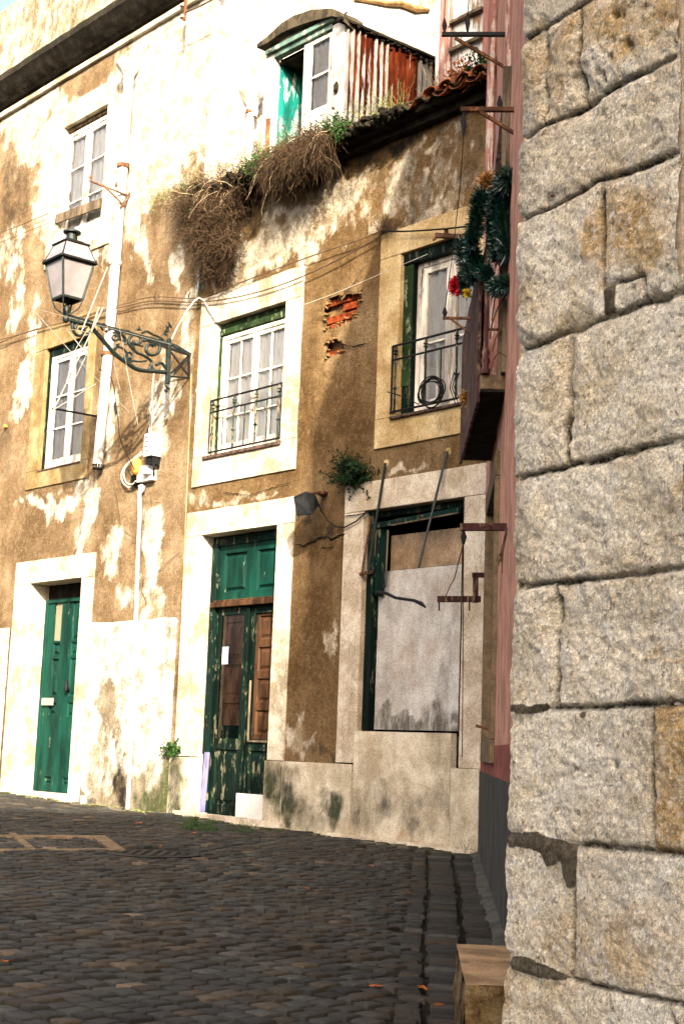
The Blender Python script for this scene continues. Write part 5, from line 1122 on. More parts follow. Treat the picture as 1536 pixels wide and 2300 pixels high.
# unseen houses behind the camera, placed and sized to shade the street
for nm, lab, x0, x1, y0, y1, h in (('unseen_house', 'tall plain house, unseen behind the viewer, sized to cast shade', 5.1, 22, -40, -27, 28.9), ('unseen_house', 'lower plain house, unseen behind the viewer, sized to cast shade', -9, 5.098, -40, -27, 22.3)):
    t = thing(nm, lab, 'house', ((x0+x1)/2, -27, 0), 'unseen shade-casting houses behind the viewer'); pl = Plane((0, 0), 0); mb = MB()
    P = [(x0, y0, -1.5), (x1, y0, -1.5), (x1, y1, -1.5), (x0, y1, -1.5)]; mb.prism(P, (0, 0, h+1.5)); mb.build('wall', 'lime_yellow', t)
    for i in range(int((x1-x0)/2.4)):
        for j in range(int(h/3.1)): w = MB(); a = x0+.8+i*2.4; w.prism([(a, y1+.001, 1+j*3.1), (a+1, y1+.001, 1+j*3.1), (a+1, y1+.001, 2.6+j*3.1), (a, y1+.001, 2.6+j*3.1)], (0, .05, 0)); w.build('window_shutter', 'green_frame', t)

# ================================================================== STREET LAMP
SB = FA.fp(425, 800)[0]+.02
LW = lambda x, y, ds=0.: FA.WP(x, y, SB+ds)
LW2 = lambda x, y: FA.WP(x, y, SB+.0)
lc = LW(149, 705)        # foot of the lantern
LAMP = thing('street_lamp', 'old green four-sided street lantern on a scrolled iron wall bracket', 'street lamp', FA.pt(SB, 0, 5.3))
mb = MB(); mb.bar(LW(146, 707), LW(392, 776), .03, .035); mb.bar(LW(380, 760), LW(376, 862), .045, .045); mb.bar(LW(392, 776), LW(428, 797), .03, .04); mb.build('bracket_arm', 'iron_green', LAMP, bevel=.004)
mb = MB()
mb.bar(LW(330, 764), LW(425, 797), .022, .03); mb.bar(LW(384, 790), LW(424, 845), .014, .02); mb.bar(LW(384, 838), LW(422, 800), .014, .02); mb.bar(LW(382, 845), LW(424, 848), .014, .02); mb.bar(LW(424, 792), LW(424, 850), .02, .025); mb.bar(LW(266, 762), LW(322, 778), .014, .018)
mb.build('wall_frame', 'iron', LAMP, bevel=.002)
def spl(pts, m=6):
    P = [np.array(p, float) for p in pts]; P = [2*P[0]-P[1]]+P+[2*P[-1]-P[-2]]; o = []
    for i in range(1, len(P)-2):
        for k in range(m):
            t = k/m; a, b, c, d = P[i-1:i+3]; o.append(.5*((2*b)+(-a+c)*t+(2*a-5*b+4*c-d)*t*t+(-a+3*b-3*c+d)*t**3))
    o.append(P[-2]); return o
def scroll(pts, r, ds=0.): return MB().tube([LW(x, y, ds) for x, y in spl(pts)], r, 6)
def spiral(cx, cy, r0, r1, a0, turns, ky=1.):
    return [(cx+(r0+(r1-r0)*i/14)*cos(a0+turns*2*pi*i/14), cy+ky*(r0+(r1-r0)*i/14)*sin(a0+turns*2*pi*i/14)) for i in range(15)]
SCR = [([(158, 720), (175, 725), (200, 728), (212, 742), (228, 760), (243, 778), (262, 798), (285, 815), (310, 830), (345, 834), (376, 836)], .020),
       ([(162, 722), (163, 738), (172, 752), (186, 752), (188, 740), (178, 738)], .014), ([(212, 730), (203, 722), (188, 720), (174, 726), (168, 738)], .014), ([(205, 742), (196, 748), (190, 740), (196, 734)], .009),
       ([(232, 742), (226, 732), (232, 727), (240, 733)], .010), ([(238, 745), (250, 738), (262, 742), (275, 752), (283, 766), (282, 774)], .014), (spiral(258, 757, 11, 3, -2., 1.3), .010),
       (spiral(305, 765, 18, 5, 2.0, 1.2), .014), (spiral(340, 782, 24, 6, -2.4, 1.3), .015), ([(296, 770), (305, 790), (322, 798), (340, 812), (334, 830)], .013), (spiral(290, 800, 13, 4, .8, 1.2), .011), ([(255, 790), (262, 780), (275, 782), (285, 795), (284, 812)], .012), (spiral(362, 768, 10, 3, 2.5, 1.1), .009), ([(350, 820), (362, 815), (372, 826)], .014), ([(318, 748), (330, 744), (345, 752), (360, 758), (370, 770)], .010), ([(275, 806), (292, 808), (310, 812), (330, 810)], .009)]
for L, r in SCR: scroll(L, r*1.25).build('scroll', 'iron_green', LAMP, smooth=60)
mb = MB()
for x, y in ((290, 745), (312, 740), (262, 775), (240, 776), (300, 785), (330, 800), (268, 758), (345, 772), (372, 745), (376, 738), (370, 750), (375, 872), (372, 880), (340, 825), (380, 730)):
    c = LW(x, y)
    for k in range(4):
        a = random.uniform(0, 6.28); d = FA.n*cos(a)+np.array([0, 0, 1])*sin(a); p = c+d*.045; q = np.cross(d, FA.u)*.014; mb.prism([c-q, c+q, p], FA.u*.012)
mb.build('cast_leaves', 'iron_green', LAMP)
mb = MB(); mb.lathe(lc-[0, 0, .10], [(.012, 0), (.034, .02), (.04, .05), (.02, .08), (.034, .10), (.044, .15), (.03, .19), (.012, .22)], 12); mb.build('finial_knob', 'iron_green', LAMP, smooth=50)
def px_h(y0, y1): return abs(LW(150, y0)[2]-LW(150, y1)[2])
zb = LW(150, 672)[2]; zt = LW(150, 592)[2]; zr = LW(150, 556)[2]; ax = lc.copy(); yaw = radians(40)
def sq(h, z, rot=yaw): return [np.array([ax[0]+h*sqrt(2)*cos(rot+pi/4+k*pi/2), ax[1]+h*sqrt(2)*sin(rot+pi/4+k*pi/2), z]) for k in range(4)]
# size from the picture: half widths
hb, ht, h2, h3 = .118, .190, .207, .140
B0, T0, E0, R1 = sq(hb, zb), sq(ht, zt), sq(h2, zt+.012), sq(h3, zr+.03)
fr = MB()
for k in range(4):
    fr.bar(B0[k], T0[k], .022, .022); fr.bar(B0[k], B0[(k+1) % 4], .022, .022); fr.bar(T0[k], T0[(k+1) % 4], .02, .02)
fr.build('lantern_frame', 'iron_green', LAMP)
mb = MB()
for k in range(4):
    a, b = E0[k], E0[(k+1) % 4]; mb.bar(a+[0, 0, .004], b+[0, 0, .004], .045, .022)
    mb.lathe(E0[k]+[0, 0, .0], [(.014, 0), (.012, .03), (.003, .05)], 6)
mb.build('eave_rim', 'iron', LAMP)
for k in range(4):
    a, b, c, d = B0[k], B0[(k+1) % 4], T0[(k+1) % 4], T0[k]; MB().add([a, b, c, d], [(0, 1, 2, 3)]).build('pane', 'milk', LAMP, fix=False)
    a, b, c, d = E0[k]+[0, 0, .01], E0[(k+1) % 4]+[0, 0, .01], R1[(k+1) % 4], R1[k]; MB().add([a, b, c, d], [(0, 1, 2, 3)]).build('roof_pane', 'milk', LAMP, fix=False)
mb = MB()
for k in range(4): mb.bar(E0[k]+[0, 0, .01], R1[k], .012, .012)
t2 = sq(.155, zr+.035); mb.prism(t2, (0, 0, .018)); mb.prism(sq(.10, zr+.053), (0, 0, .03)); mb.build('lantern_cap', 'iron', LAMP)
mb = MB(); mb.lathe([ax[0], ax[1], zr+.08], [(.07, 0), (.062, .04), (.062, .09), (.10, .10), (.10, .118), (.06, .14), (.0, .145)], 16); mb.build('chimney', 'iron_green', LAMP, smooth=40)
mb = MB()
for k in range(4):
    o_ = B0[k]; m_ = (B0[k]+np.array([ax[0], ax[1], zb]))/2; mb.tube(spl([o_+[0, 0, -.01], o_*.75+np.array([ax[0], ax[1], zb])*.25+[0, 0, -.10], np.array([ax[0], ax[1], zb-.17])+(o_-[ax[0], ax[1], zb])*.15]), .009, 5)
mb.tube([[ax[0], ax[1], zb-.2], [ax[0], ax[1], zb+.12]], .01, 6); mb.build('cradle', 'iron_green', LAMP, smooth=60)

# white wire airer / aerial hanging beside the bracket
t = thing('broken_aerial', 'tangle of thin white aerial rods hanging beside the street lamp bracket', 'aerial', LW(250, 760, .06))
RODS = [((241, 600), (184, 742), .012), ((241, 598), (262, 700), .005), ((70, 690), (168, 800), .009), ((70, 690), (384, 773), .004), ((150, 740), (192, 792), .009), ((168, 800), (290, 925), .004), ((232, 690), (118, 925), .013), ((165, 800), (150, 862), .018), ((150, 738), (210, 748), .005),
        ((195, 795), (163, 862), .008), ((118, 922), (215, 862), .009), ((235, 690), (245, 760), .004), ((255, 812), (270, 876), .005), ((283, 822), (310, 955), .006), ((262, 700), (300, 905), .004), ((222, 690), (205, 745), .014), ((195, 742), (160, 800), .005)]
for i, ((x0, y0), (x1, y1), r) in enumerate(RODS): MB().tube([LW(x0, y0, .05+.03*(i % 3)), LW(x1, y1, .05+.03*((i+1) % 3))], r*.62, 6).build('rod', 'rod_white', t, smooth=60)
mb = MB()
for i in range(14):
    x0, y0, x1, y1 = 375, 765+i*1.5, random.uniform(560, 700), 0; 
mb.tube([LW(345, 840, .02), LW(340, 975, -.0)], .006, 5); mb.build('cable_drop', 'rod_white', t)
# black lead with switch
cord('black_flex', 'black flex with an inline switch hanging below the street lamp', [LW(x, y, .02) for x, y in spl([(222, 828), (240, 838), (252, 855), (258, 885), (262, 920), (266, 950), (270, 985), (285, 1020), (302, 1055)])], .0055, 'wire_black', 'cable')
o = MB().tube([FA.W(259, 903, .02), FA.W(258, 912, .02), FA.W(261, 928, .02)], [.01, .022, .008], 8).build('inline_switch', 'iron', None, smooth=60, loc=FA.W(259, 903, .02)); props(o, 'black inline switch on the flex below the street lamp', 'switch')
# small dark bracket across the lower left window
def iron_br(name, label, segs, mat, s0, w=.02):
    t = thing(name, label, 'bracket', FA.WP(segs[0][1][0], segs[0][1][1], s0)); mb = MB()
    for (a, b) in segs: mb.bar(FA.WP(*a, s0), FA.WP(*b, s0), w, w)
    mb.build('arm', mat, t); return t
iron_br('iron_bracket', 'dark iron bar bracket sticking out across the lower left window', [((118, 917), (217, 935))], 'iron', FA.fp(219, 935)[0], .022)
s_ = FA.fp(292, 445)[0]; tb = iron_br('iron_bracket', 'rusty iron bracket with small insulators beside the white pipe under the upper left window', [((200, 405), (292, 440)), ((232, 415), (280, 462)), ((292, 432), (270, 465))], 'iron_rust', s_, .018)
for x, y in ((203, 402), (261, 420)): mb = MB(); c = FA.WP(x, y, s_); mb.lathe(c, [(.008, 0), (.02, .02), (.02, .04), (.006, .07)], 8); mb.build('insulator', 'iron_rust', tb, smooth=50)
tb = thing('cable_hook', 'rusty hook with white insulators holding cables on the flank at the top edge', 'hook', FL.W(412, 40, .1)); mb = MB(); mb.bar(FA.W(418, -20, .25), FA.W(414, 45, .25), .03, .03); mb.build('stem', 'iron_rust', tb)
for y in (12, 38): mb = MB(); mb.lathe(FA.W(411, y, .25), [(.01, -.03), (.04, -.01), (.04, .02), (.01, .04)], 10); mb.build('insulator', 'rod_white', tb, smooth=50)
cord('overhead_cable', 'short brown cable running from the hook off the top edge', [FA.W(418, 26, .25), FA.W(450, 12, .25), FA.W(480, -4, .25)], .012, 'wire_brown', 'cable')

# ------------------------------------------------------------------ pipes
def pipe(name, label, pts, r, mat='pipe_white', collars=(), head=None, foot=None):
    t = thing(name, label, 'pipe', pts[-1]); MB().tube(pts, r, 12).build('pipe', mat, t, smooth=50)
    for i, c in enumerate(collars): mb = MB(); mb.lathe(np.array(c)-[0, 0, .03], [(r*1.02, 0), (r*1.28, .005), (r*1.28, .055), (r*1.02, .06)], 14); mb.build('collar', 'iron_rust' if i % 2 == 0 else mat, t, smooth=40)
    if head is not None: mb = MB(); mb.lathe(head, [(.065, -.28), (.075, -.22), (.085, -.20), (.07, -.18), (.075, -.12), (.12, -.06), (.165, .0), (.18, .03), (.18, .05), (.1, .055)], 18); mb.build('rain_head', 'white_paint', t, smooth=40)
    if foot is not None: mb = MB(); mb.lathe(foot, [(r*1.0, -.02), (r*1.05, .04)], 12); mb.build('broken_end', 'soot_shade', t)
    return t
on = .09
P = lambda x, y: FA.W(x, y, on)
pipe('drainpipe', 'white downpipe with funnel-shaped rain head beside the left windows', [P(290, 180), P(283, 260), P(277, 370), P(262, 560), P(244, 780), P(219, 1050)], .062, collars=[P(277, 372), P(259, 590), P(241, 795)], head=P(291, 150), foot=P(219, 1050))
q = lambda x, y: FL.W(x, y, .08)
pipe('drainpipe', 'white downpipe with square rain head beside the roof dormer', [q(563, 235), q(561, 300), q(560, 392)], .045, collars=[q(562, 250)], head=q(568, 214))
c0 = lambda x, y: FA.W(x, y, .062)
t = pipe('conduit_pipe', 'thin white conduit running down the wall to the pavement between the two green doors', [c0(313, 1105), c0(314, 1150), c0(310, 1250), c0(305, 1400), c0(297, 1600), c0(287, 1822)], .024)
cord('conduit_pipe', 'thin upper conduit going down to the white slatted junction box', [FA.W(346, 835, .03), FA.W(340, 905, .03), FA.W(335, 975, .03), FA.W(322, 1010, .04)], .010, 'pipe_white', 'pipe')
t = thing('grey_pipe_stub', 'short grey pipe stub at the foot of the left door surround', 'pipe', FA.W(188, 1815, .1)); mb = MB(); mb.tube([FA.W(189, 1788, .1), FA.W(188, 1818, .1)], .05, 12); mb.build('stub', 'steel', t, smooth=50)
# junction box, orange cap and loops
t = thing('junction_box', 'small white louvred junction box on the wall under the lamp', 'box', FA.W(340, 1030, .05))
s, z1 = FA.fp(343, 975, .1); z0 = FA.fp(343, 1026, .1)[1]; mb = MB(); mb.box(FA, s-.07, s+.10, .03, .17, z0, z1); mb.build('case', 'panel_white', t, bevel=.006)
for i in range(4): MB().box(FA, s-.05, s+.025, .1705, .174, z1-.05-i*.055, z1-.04-i*.055).build('louvre', 'cloth_dark', t)
mb = MB(); mb.box(FA, s-.05, s+.08, .03, .14, z0-.09, z0-.002); mb.tube([FA.W(344, 1030, .12), FA.W(346, 1050, .1), FA.W(345, 1068, .05)], .012, 6); mb.build('cable_glands', 'iron', t)
t = thing('terminal_cap', 'orange cable terminal cap on a broken white block beside the junction box', 'cable terminal', FA.W(310, 1060, .03))
mb = MB(); mb.lathe(FA.W(307, 1058, .07), [(.02, -.05), (.06, -.02), (.065, .06), (.05, .13), (.015, .16)], 12); mb.build('cap', 'orange', t, smooth=50)
mb = MB(); mb.box(FA, *sorted([FA.fp(312, 1050, .05)[0], FA.fp(345, 1050, .05)[0]]), .0, .07, FA.fp(330, 1080, .05)[1], FA.fp(330, 1045, .05)[1]); lump(mb, FA.W(335, 1060, .07), (.10, .08, .07), 3); lump(mb, FA.W(318, 1098, .05), (.05, .04, .07), 4); mb.build('block', 'panel_white', t)
mb = MB(); mb.box(FA, *sorted([FA.fp(298, 1075, .03)[0], FA.fp(312, 1075, .03)[0]]), .0, .06, FA.fp(305, 1088, .05)[1], FA.fp(305, 1066, .05)[1]); mb.build('clamp', 'soot_shade', t)
for i, (L, lab) in enumerate((([(318, 1015), (300, 1030), (282, 1045), (273, 1065), (277, 1085), (292, 1094), (306, 1078)], 'outer white cable loop beside the junction box'), ([(320, 1020), (292, 1038), (278, 1060), (283, 1082), (296, 1088), (305, 1080)], 'inner white cable loop beside the junction box'))):
    cord('cable_loop', lab, [FA.W(x, y, .05+.02*i) for x, y in spl(L)], .009, 'wire_white', 'cable')
# cables along the facade
CW = lambda L, n=.06: [FA.W(x, y, n) for x, y in spl(L, 5)]
cord('wall_cable', 'lower of the two brown cables sagging along the facade', CW([(-20, 778), (60, 745), (150, 722), (240, 697), (300, 683), (348, 675), (445, 678), (540, 665), (640, 636), (740, 592), (800, 560), (858, 527)]), .008, 'wire_brown', 'cable')
cord('wall_cable', 'upper of the two brown cables sagging along the facade', CW([(-20, 768), (90, 738), (200, 705), (280, 682), (345, 666), (450, 668), (540, 634), (640, 596), (740, 560), (800, 540), (856, 518)]), .007, 'wire_brown', 'cable')
cord('wall_cable', 'black cable crossing the lintel of the shaded upper window', CW([(856, 518), (905, 519), (960, 516), (1010, 512), (1062, 506)], .08), .009, 'wire_black', 'cable')
cord('wall_cable', 'thin pale wire stretched across the bare brick patch', CW([(684, 683), (760, 655), (860, 612), (960, 570)], .08), .0035, 'wire_white', 'cable')
cord('wall_cable', 'faint upper wire at the left edge of the facade', CW([(-10, 526), (50, 503), (110, 478)], .05), .005, 'wire_brown', 'cable'); cord('wall_cable', 'faint lower wire at the left edge of the facade', CW([(-10, 548), (60, 520), (110, 500)], .05), .004, 'wire_brown', 'cable')
cord('arched_cable', 'white cable arching from the lamp bracket to the white window frame', [FA.W(x, y, n) for x, y, n in [(384, 765, .25), (398, 735, .22), (418, 700, .18), (436, 676, .12), (447, 668, .08), (458, 674, .06), (470, 695, .05), (486, 722, .04)]], .009, 'wire_white', 'cable')
for x, y in ((348, 662), (424, 662)): t = MB().tube([FA.W(x, y+6, 0), FA.W(x, y, .06), FA.W(x+3, y-6, .07)], .007, 5).build('cable_eye', 'iron_rust', None, loc=FA.W(x, y+6, 0)); props(t, 'small iron eye holding the cables left of the dry bush, '+('left one' if x < 400 else 'right one'), 'hook')
# floodlight
t = thing('floodlight', 'old grey floodlight on a rusty arm above the right of the peeling double door', 'floodlight', FA.W(715, 1105, .02)); s0 = FA.fp(722, 1108, .0)[0]
X = lambda x, y, n: FA.W(x, y, n)
f0, f1 = [X(658, 1116, .42), X(666, 1160, .40), X(702, 1157, .34), X(684, 1108, .36)], [X(686, 1103, .26), X(694, 1138, .24), X(718, 1133, .2), X(708, 1108, .22)]
mb = MB(); mb.add(f0+f1, [(0, 1, 2, 3), (4, 7, 6, 5), (0, 4, 5, 1), (1, 5, 6, 2), (2, 6, 7, 3), (3, 7, 4, 0)]); mb.build('housing', 'floodlight', t, bevel=.006)
c_ = sum(f0)/4; dn_ = (c_-sum(f1)/4); dn_ /= np.linalg.norm(dn_); fi = [c_+(p-c_)*.8+dn_*.006 for p in f0]; mb = MB(); mb.add(fi, [(0, 1, 2, 3)]); mb.build('lens', 'iron', t, fix=False)
mb = MB(); mb.bar(X(690, 1110, .28), X(735, 1104, .0), .05, .025); mb.bar(X(720, 1106, .12), X(728, 1112, .0), .08, .03); mb.build('arm', 'iron_rust', t, bevel=.004)
cord('floodlight_cable', 'black cable looping from the floodlight to the boarded window', [X(x, y, n) for x, y, n in [(712, 1125, .2), (722, 1148, .12), (737, 1170, .08), (755, 1183, .06), (775, 1184, .05), (798, 1172, .05), (822, 1152, .04)]], .008, 'wire_black', 'cable')
cord('wall_cable', 'short black cable lying along the lintel joint of the boarded window', [X(775, 1159, .04), X(800, 1157, .04), X(824, 1151, .04)], .006, 'wire_black', 'cable')
# awning rods
for (x0, y0, n0), (x1, y1, n1), lab in (((865, 1040, .03), (826, 1290, .10), 'shorter dark green awning rod crossing the left of the boarded window'), ((1004, 1014, .03), (940, 1276, .35), 'longer dark green awning rod slanting in front of the boarded window')):
    t = thing('awning_rod', lab, 'rod', X(x0, y0, n0), 'awning rods'); MB().tube([X(x0, y0, n0), X(x1, y1, n1)], .0125, 7).build('rod', 'iron_green', t, smooth=50); mb = MB(); lump(mb, X(x0+3, y0-2, .01), (.035, .02, .04), 2); mb.build('wall_plug', 'lime_yellow', t)
t = thing('broken_awning', 'broken dark awning arm jutting from the left of the boarded window', 'awning arm', X(840, 1330, .0)); mb = MB(); mb.tube([X(845, 1330, -.02), X(868, 1333, .05), X(888, 1343, .10), (X(930, 1349, .2)), X(946, 1356, .24), X(955, 1364, .26)], [.02, .016, .015, .015, .02, .008], 7); mb.build('arm', 'iron', t, smooth=50)
mb = MB(); mb.tube([X(832, 1160, .02), X(822, 1230, .04), X(812, 1290, .05)], .01, 6); mb.bar(X(808, 1290, .04), X(838, 1284, .0), .03, .03); mb.build('hinge_rod', 'iron_rust', t)
# coiled wire on the shaded window railing
t = thing('wire_coil', 'coils of black wire hung on the railing of the shaded window', 'wire coil', X(970, 900, .06))
for i in range(9):
    cx_, cy_, rx, ry = 968+random.uniform(-5, 5), 878+random.uniform(-5, 5), 26+random.uniform(-7, 4), 33+random.uniform(-9, 4); MB().tube([X(cx_+rx*cos(a), cy_+ry*sin(a)-.25*rx*cos(a), .07+.015*sin(a*2+i)) for a in np.linspace(0, 2*pi, 26)], .006, 5).build('turn', 'wire_black', t, smooth=60)
MB().tube([X(870, 880, .12), X(900, 889, .10), X(940, 908, .07)], .006, 5).build('loose_end', 'wire_black', t)
for i in range(3): MB().tube([X(1020+i*6, 835, .06), X(1010+i*5, 870, .08), X(1022+i*7, 905, .07)], .005, 5).build('loose_end', 'wire_black', t)
t = thing('driftwood_bracket', 'rusty bird-shaped iron hook under the cable over the shaded window', 'hook', X(1010, 528, .05)); mb = MB(); mb.bar(X(980, 528, .10), X(1045, 532, .04), .05, .04); mb.bar(X(1002, 515, .06), X(1002, 530, .06), .03, .03); mb.tube([X(985, 528, .1), X(972, 540, .12)], .012, 5); mb.build('hook', 'iron_rust', t)
t = thing('upper_plank', 'grey wooden plank nailed across the foot of the top left window', 'plank', X(130, 495, .03)); mb = MB(); mb.bar(X(126, 492, .03), X(228, 455, .03), .13, .03, up=tuple(FA.n)); mb.build('plank', 'plank', t)
o = MB().lathe(X(12, 958, .02), [(.01, -.02), (.03, -.01), (.03, .02), (.01, .03)], 6).build('yellow_fitting', 'orange', None, loc=X(12, 958, .02)); props(o, 'tiny yellow fitting on the wall at the left edge', 'fitting')

# ================================================================== PLANTS
def strands(mb, n, start, direc, ln, r, spread, grav, seed, steps=6, curl=.25, m=0, leaf=None):
    rr = random.Random(seed)
    for _ in range(n):
        p = np.array(start(rr)); d = np.array(direc(rr), float)+np.array([rr.gauss(0, spread) for _ in range(3)]); d /= np.linalg.norm(d)+1e-9
        L = ln*rr.uniform(.45, 1.15); P = [p]
        for k in range(steps):
            d = d+np.array([rr.gauss(0, curl) for _ in range(3)])+np.array([0, 0, grav]); d /= np.linalg.norm(d); p = p+d*L/steps; P.append(p)
            if leaf and k > 0:
                for _q in range(leaf[1]):
                    a = np.array([rr.gauss(0, 1) for _ in range(3)]); a /= np.linalg.norm(a); b = np.cross(a, d); b /= np.linalg.norm(b)+1e-6; s = leaf[0]*rr.uniform(.5, 1.2); mb.add([p, p+a*s*.5+b*s*.28, p+a*s, p+a*s*.5-b*s*.28], [(0, 1, 2, 3)], leaf[2])
        mb.tube(P, [r*(1-.75*i/steps) for i in range(steps+1)], 3, m, cap=False)
def onbox(x0, y0, x1, y1, n0, n1):
    return lambda rr: FA.W(rr.uniform(x0, x1), rr.uniform(y0, y1), rr.uniform(n0, n1))
def online(pts, n0, n1, jit=8):
    def f(rr):
        i = rr.randrange(len(pts)-1); u = rr.random(); (x0, y0), (x1, y1) = pts[i], pts[i+1]; return FA.W(x0+(x1-x0)*u+rr.gauss(0, jit), y0+(y1-y0)*u+rr.gauss(0, jit), rr.uniform(n0, n1))
    return f
E_L = [(425, 452), (455, 442), (500, 422), (545, 402)]
t = thing('dry_bush', 'large dry brown bush hanging from the left end of the tiled eave', 'bush', FA.W(470, 440, .2))
mb = MB(); dd_ = lambda rr: FA.n*.5+np.array([0, 0, .1])+FA.u*rr.uniform(-.6, .4)
strands(mb, 800, online(E_L, .0, .28, 10), dd_, .62, .0042, .6, -.22, 1, 9, .45)
strands(mb, 1000, onbox(432, 430, 530, 560, .05, .35), lambda rr: FA.n*.3+FA.u*rr.uniform(-.8, .8)+[0, 0, -.4], .5, .004, .8, -.1, 2, 8, .55)
strands(mb, 500, onbox(455, 540, 525, 620, .02, .22), lambda rr: FA.u*rr.uniform(-.8, .8)+[0, 0, -.4], .32, .0035, .8, -.1, 3, 7, .55)
mb.build('twigs', 'twig', t, fix=False)
mb = MB(); strands(mb, 30, online(E_L[1:], .1, .34, 10), dd_, .7, .004, .5, -.3, 4, 8, .28); mb.build('bare_stems', 'twig_pale', t, fix=False)
mb = MB(); strands(mb, 420, onbox(395, 420, 455, 520, .0, .2), lambda rr: FA.u*-.5+FA.n*.2+[0, 0, rr.uniform(-.7, .3)], .3, .003, .6, -.1, 5, 5, .4); mb.build('grey_twigs', 'plank', t, fix=False)
mb = MB(); strands(mb, 60, onbox(420, 430, 450, 470, .1, .3), lambda rr: FA.n*.4+[0, 0, .4], .12, .003, .7, 0, 6, 4, .3, 0, (.045, 3, 0)); mb.build('green_leaves', 'leaf', t, fix=False)
mb = MB(); strands(mb, 10, onbox(440, 445, 452, 458, .25, .3), lambda rr: FA.n*.4+[0, 0, .4], .05, .003, .7, 0, 6, 3, .3, 0, (.05, 3, 0)); mb.build('orange_leaves', 'leaf_orange', t, fix=False)
t = thing('straw_weeds', 'pale feathery straw weeds spreading left and above the dry bush on the eave', 'weeds', FA.W(420, 400, .1))
mb = MB(); strands(mb, 170, online([(330, 470), (380, 450), (430, 440), (500, 405), (560, 380)], -.1, .25, 8), lambda rr: FA.u*rr.uniform(-.7, .5)+FA.n*rr.uniform(-.2, .5)+[0, 0, .9], .5, .0028, .35, -.08, 7, 6, .22); mb.build('stems', 'leaf_yellow', t, fix=False)
mb = MB(); strands(mb, 130, online([(330, 440), (400, 430), (470, 420), (560, 380)], -.1, .25, 14), lambda rr: FA.u*rr.uniform(-.8, .3)+FA.n*rr.uniform(-.1, .5)+[0, 0, .5], .4, .0028, .5, -.1, 8, 6, .3); mb.build('dry_stems', 'twig_pale', t, fix=False)
t = thing('dry_bush', 'smaller dry brown bush hanging from the eave below the open dormer window', 'bush', FA.W(690, 330, .2))
E2 = [(632, 372), (660, 345), (700, 325), (745, 305)]
mb = MB(); strands(mb, 1500, online(E2, .1, .42, 7), lambda rr: FA.n*.5+FA.u*rr.uniform(-.6, .3)+[0, 0, .15], .58, .0038, .5, -.30, 9, 9, .42); mb.build('twigs', 'twig', t, fix=False)
mb = MB(); strands(mb, 25, online(E2, .15, .4, 7), lambda rr: FA.n*.5+FA.u*rr.uniform(-.6, .3)+[0, 0, .2], .75, .0035, .4, -.35, 10, 8, .26); mb.build('bare_stems', 'twig_pale', t, fix=False)
def shrub(name, label, pts, n0, n1, n, ln, leafsz, mats, seed, up=.9, jit=6, k=2, grav=0., group=None):
    t = thing(name, label, 'plant', FA.W(*pts[0], (n0+n1)/2), group); mb = MB()
    strands(mb, n, online(pts if len(pts) > 1 else pts*2, n0, n1, jit), lambda rr: FA.n*rr.uniform(-.1, .6)+FA.u*rr.uniform(-.6, .6)+[0, 0, up], ln, .003, .35, grav, seed, 5, .22, 0, (leafsz, k, 1)); mb.build('foliage', mats, t, fix=False); return t
ge = 'weeds growing on the eave'
shrub('eave_weed', 'green bushy weed at the right foot of the dormer', [(742, 318), (770, 302)], .1, .35, 170, .28, .035, ['leaf', 'leaf'], 11, group=ge)
shrub('eave_weed', 'green weeds on the eave just below the white downpipe', [(560, 400), (610, 375)], .05, .35, 200, .24, .035, ['leaf', 'leaf'], 12, group=ge)
shrub('eave_weed', 'pale sprigs on the eave below the orange batten of the dormer', [(590, 385), (640, 345)], .0, .3, 110, .4, .018, ['leaf_yellow', 'leaf_yellow'], 13, group=ge)
shrub('eave_weed', 'wispy pale green weeds in front of the corrugated iron', [(800, 285), (870, 262), (900, 245)], .0, .3, 90, .34, .02, ['leaf_yellow', 'leaf'], 14, group=ge)
shrub('eave_weed', 'orange and green leafy weeds on the red tiles before the veranda', [(1020, 195), (1060, 182)], .0, .25, 60, .26, .04, ['leaf_orange', 'leaf_orange'], 15, group=ge)
shrub('eave_weed', 'dark green leafy weed in the corner of the red tiles', [(1060, 180), (1100, 168)], .0, .25, 60, .26, .05, ['leaf', 'leaf'], 16, group=ge)
shrub('eave_weed', 'thin straw stems beside the pink post of the veranda', [(975, 215), (1000, 205)], .0, .2, 30, .4, .012, ['twig_pale', 'leaf_yellow'], 17, group=ge)
mb = MB(); rr = random.Random(5)
for i in range(380):
    s = rr.uniform(SEAM+.2, -.9); lump(mb, FA.pt(s, .27+rr.gauss(0, .05), EZ+.01+rr.gauss(0, .03)), (rr.uniform(.02, .05),)*3, i)
props(mb.build('eave_moss', 'soot_shade', None, loc=FA.pt(-2, .3, EZ)), 'black moss cushions crusting the tile ends of the eave', 'moss', kind='stuff')
shrub('wall_fern', 'dark green fern growing from the wall at the corner of the boarded window lintel', [(785, 1080), (805, 1088)], .0, .10, 130, .30, .04, ['leaf_dark', 'leaf_dark'], 18, .5, 5, 4)
shrub('wall_sprig', 'upright dark sprig above the wall fern', [(782, 1060), (778, 1050)], .0, .05, 14, .26, .03, ['leaf_dark', 'leaf_dark'], 19, 1.4, 3, 4)
shrub('wall_tuft', 'spiky dry tuft on the wall where the cables meet the upper lintel', [(850, 520), (885, 512)], .0, .08, 130, .16, .01, ['wire_brown', 'leaf_dark'], 20, .5, 5, 1)
shrub('wall_fern', 'small green fern at the top of the slab left of the double door', [(385, 1690), (392, 1690)], .0, .06, 60, .13, .035, ['leaf_dark', 'leaf'], 21, .4, 4, 3)
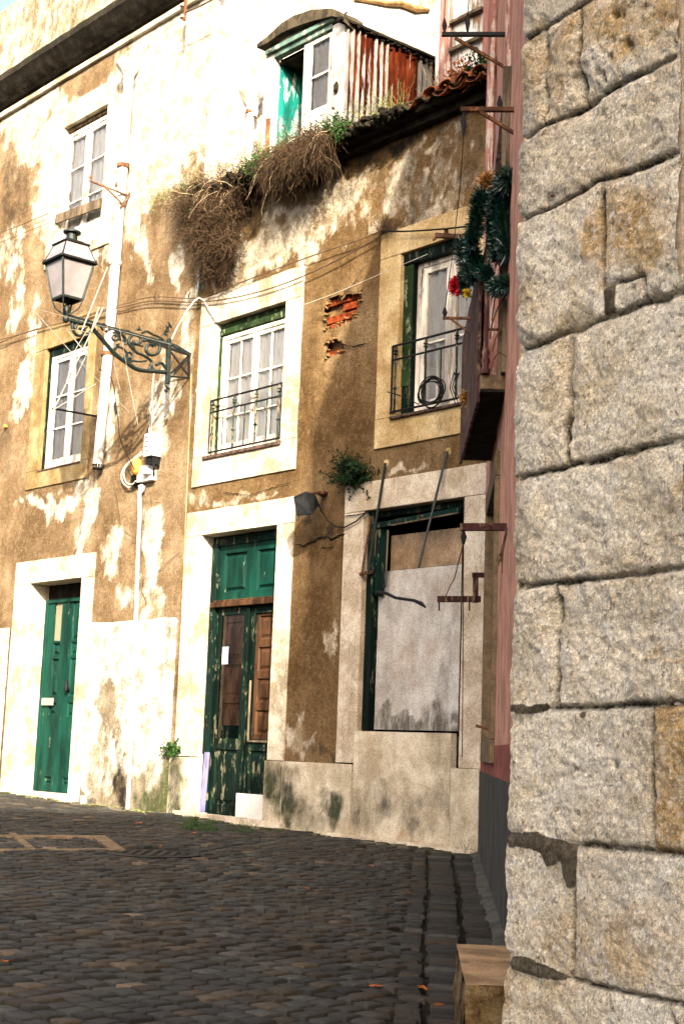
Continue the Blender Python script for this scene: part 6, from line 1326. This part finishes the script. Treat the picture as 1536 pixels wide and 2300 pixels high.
for i, (x, y, n, l) in enumerate(((435, 1862, 70, 'grass tuft at the left of the double door step'), (475, 1868, 40, 'grass tuft in the middle of the double door step'), (552, 1872, 30, 'small grass tuft near the right end of the double door step'), (1068, 1918, 60, 'dark grass tuft in the corner by the grey painted base'))):
    t = thing('grass_tuft', l, 'grass', ground_pt(x, y), 'grass tufts at the foot of the walls'); mb = MB(); c = ground_pt(x, y)+FA.n*.03
    strands(mb, n, lambda rr: c+[rr.gauss(0, .06), rr.gauss(0, .06), 0], lambda rr: [0, 0, 1], .17, .003, .45, -.12, 30+i, 4, .15); mb.build('blades', 'leaf', t, fix=False)
mb = MB(); rr = random.Random(8)
for i in range(420):
    s = rr.uniform(-9.5, -.1); d = abs(rr.gauss(0, .07))+.01; p = FA.pt(s, d, 0); lump(mb, [p[0], p[1], gz(p[1])+.0], (rr.uniform(.01, .035), rr.uniform(.01, .03), rr.uniform(.006, .014)), i)
props(mb.build('moss', 'leaf_yellow', None, loc=FA.pt(-4, .1, .4)), 'low yellow green moss in the joints along the foot of the facade', 'moss', kind='stuff')
# fallen leaves
LV = [(312, 1852, .06, 'orange leaf near the white conduit'), (436, 1874, .07, 'brown leaf beside the grass at the door step'), (690, 2000, .05, 'brown leaf in mid street below the plinth'), (921, 2011, .05, 'reddish leaf in front of the boarded window'), (624, 2228, .04, 'red leaf near the bottom middle'), (843, 2222, .06, 'larger red brown leaf near the bottom, left of the gutter'),
      (949, 2226, .06, 'red leaf on the gutter setts near the block'), (984, 2264, .05, 'pale leaf nearest the bottom of the gutter'), (10, 2166, .04, 'orange leaf at the left edge of the street'), (436, 2234, .035, 'small yellow leaf low in the left half'), (835, 1950, .05, 'brown leaf close to the footing of the boarded window'), (955, 1925, .05, 'dark brown leaf by the foot of the boarded window'), (360, 1905, .03, 'tiny pale leaf near the manhole')]
l0 = None
for i, (x, y, sz, lab) in enumerate(LV):
    g = ground_pt(x, y); me = bpy.data.meshes.new('fallen_leaf'); n_ = 9
    if l0 is None:
        V = [(0, 0, .012)]+[((1+.35*cos(5*a))*cos(a)*.5, (1+.35*cos(5*a))*sin(a)*.4, .10*abs(sin(2*a))+.0) for a in np.linspace(0, 2*pi, 21)[:-1]]
        me.from_pydata(V, [], [(0, 1+k, 1+(k+1) % 20) for k in range(20)]); me.materials.append(M['leaf_orange']); l0 = bpy.data.objects.new('fallen_leaf', me); o = l0
    else: o = l0.copy()
    COL.objects.link(o); o.location = (g[0], g[1], g[2]+.012); o.scale = (sz, sz, sz*.6); o.rotation_euler = (random.uniform(-.2, .2), random.uniform(-.2, .2), random.uniform(0, 6)); props(o, lab, 'leaf', 'fallen leaves on the setts')
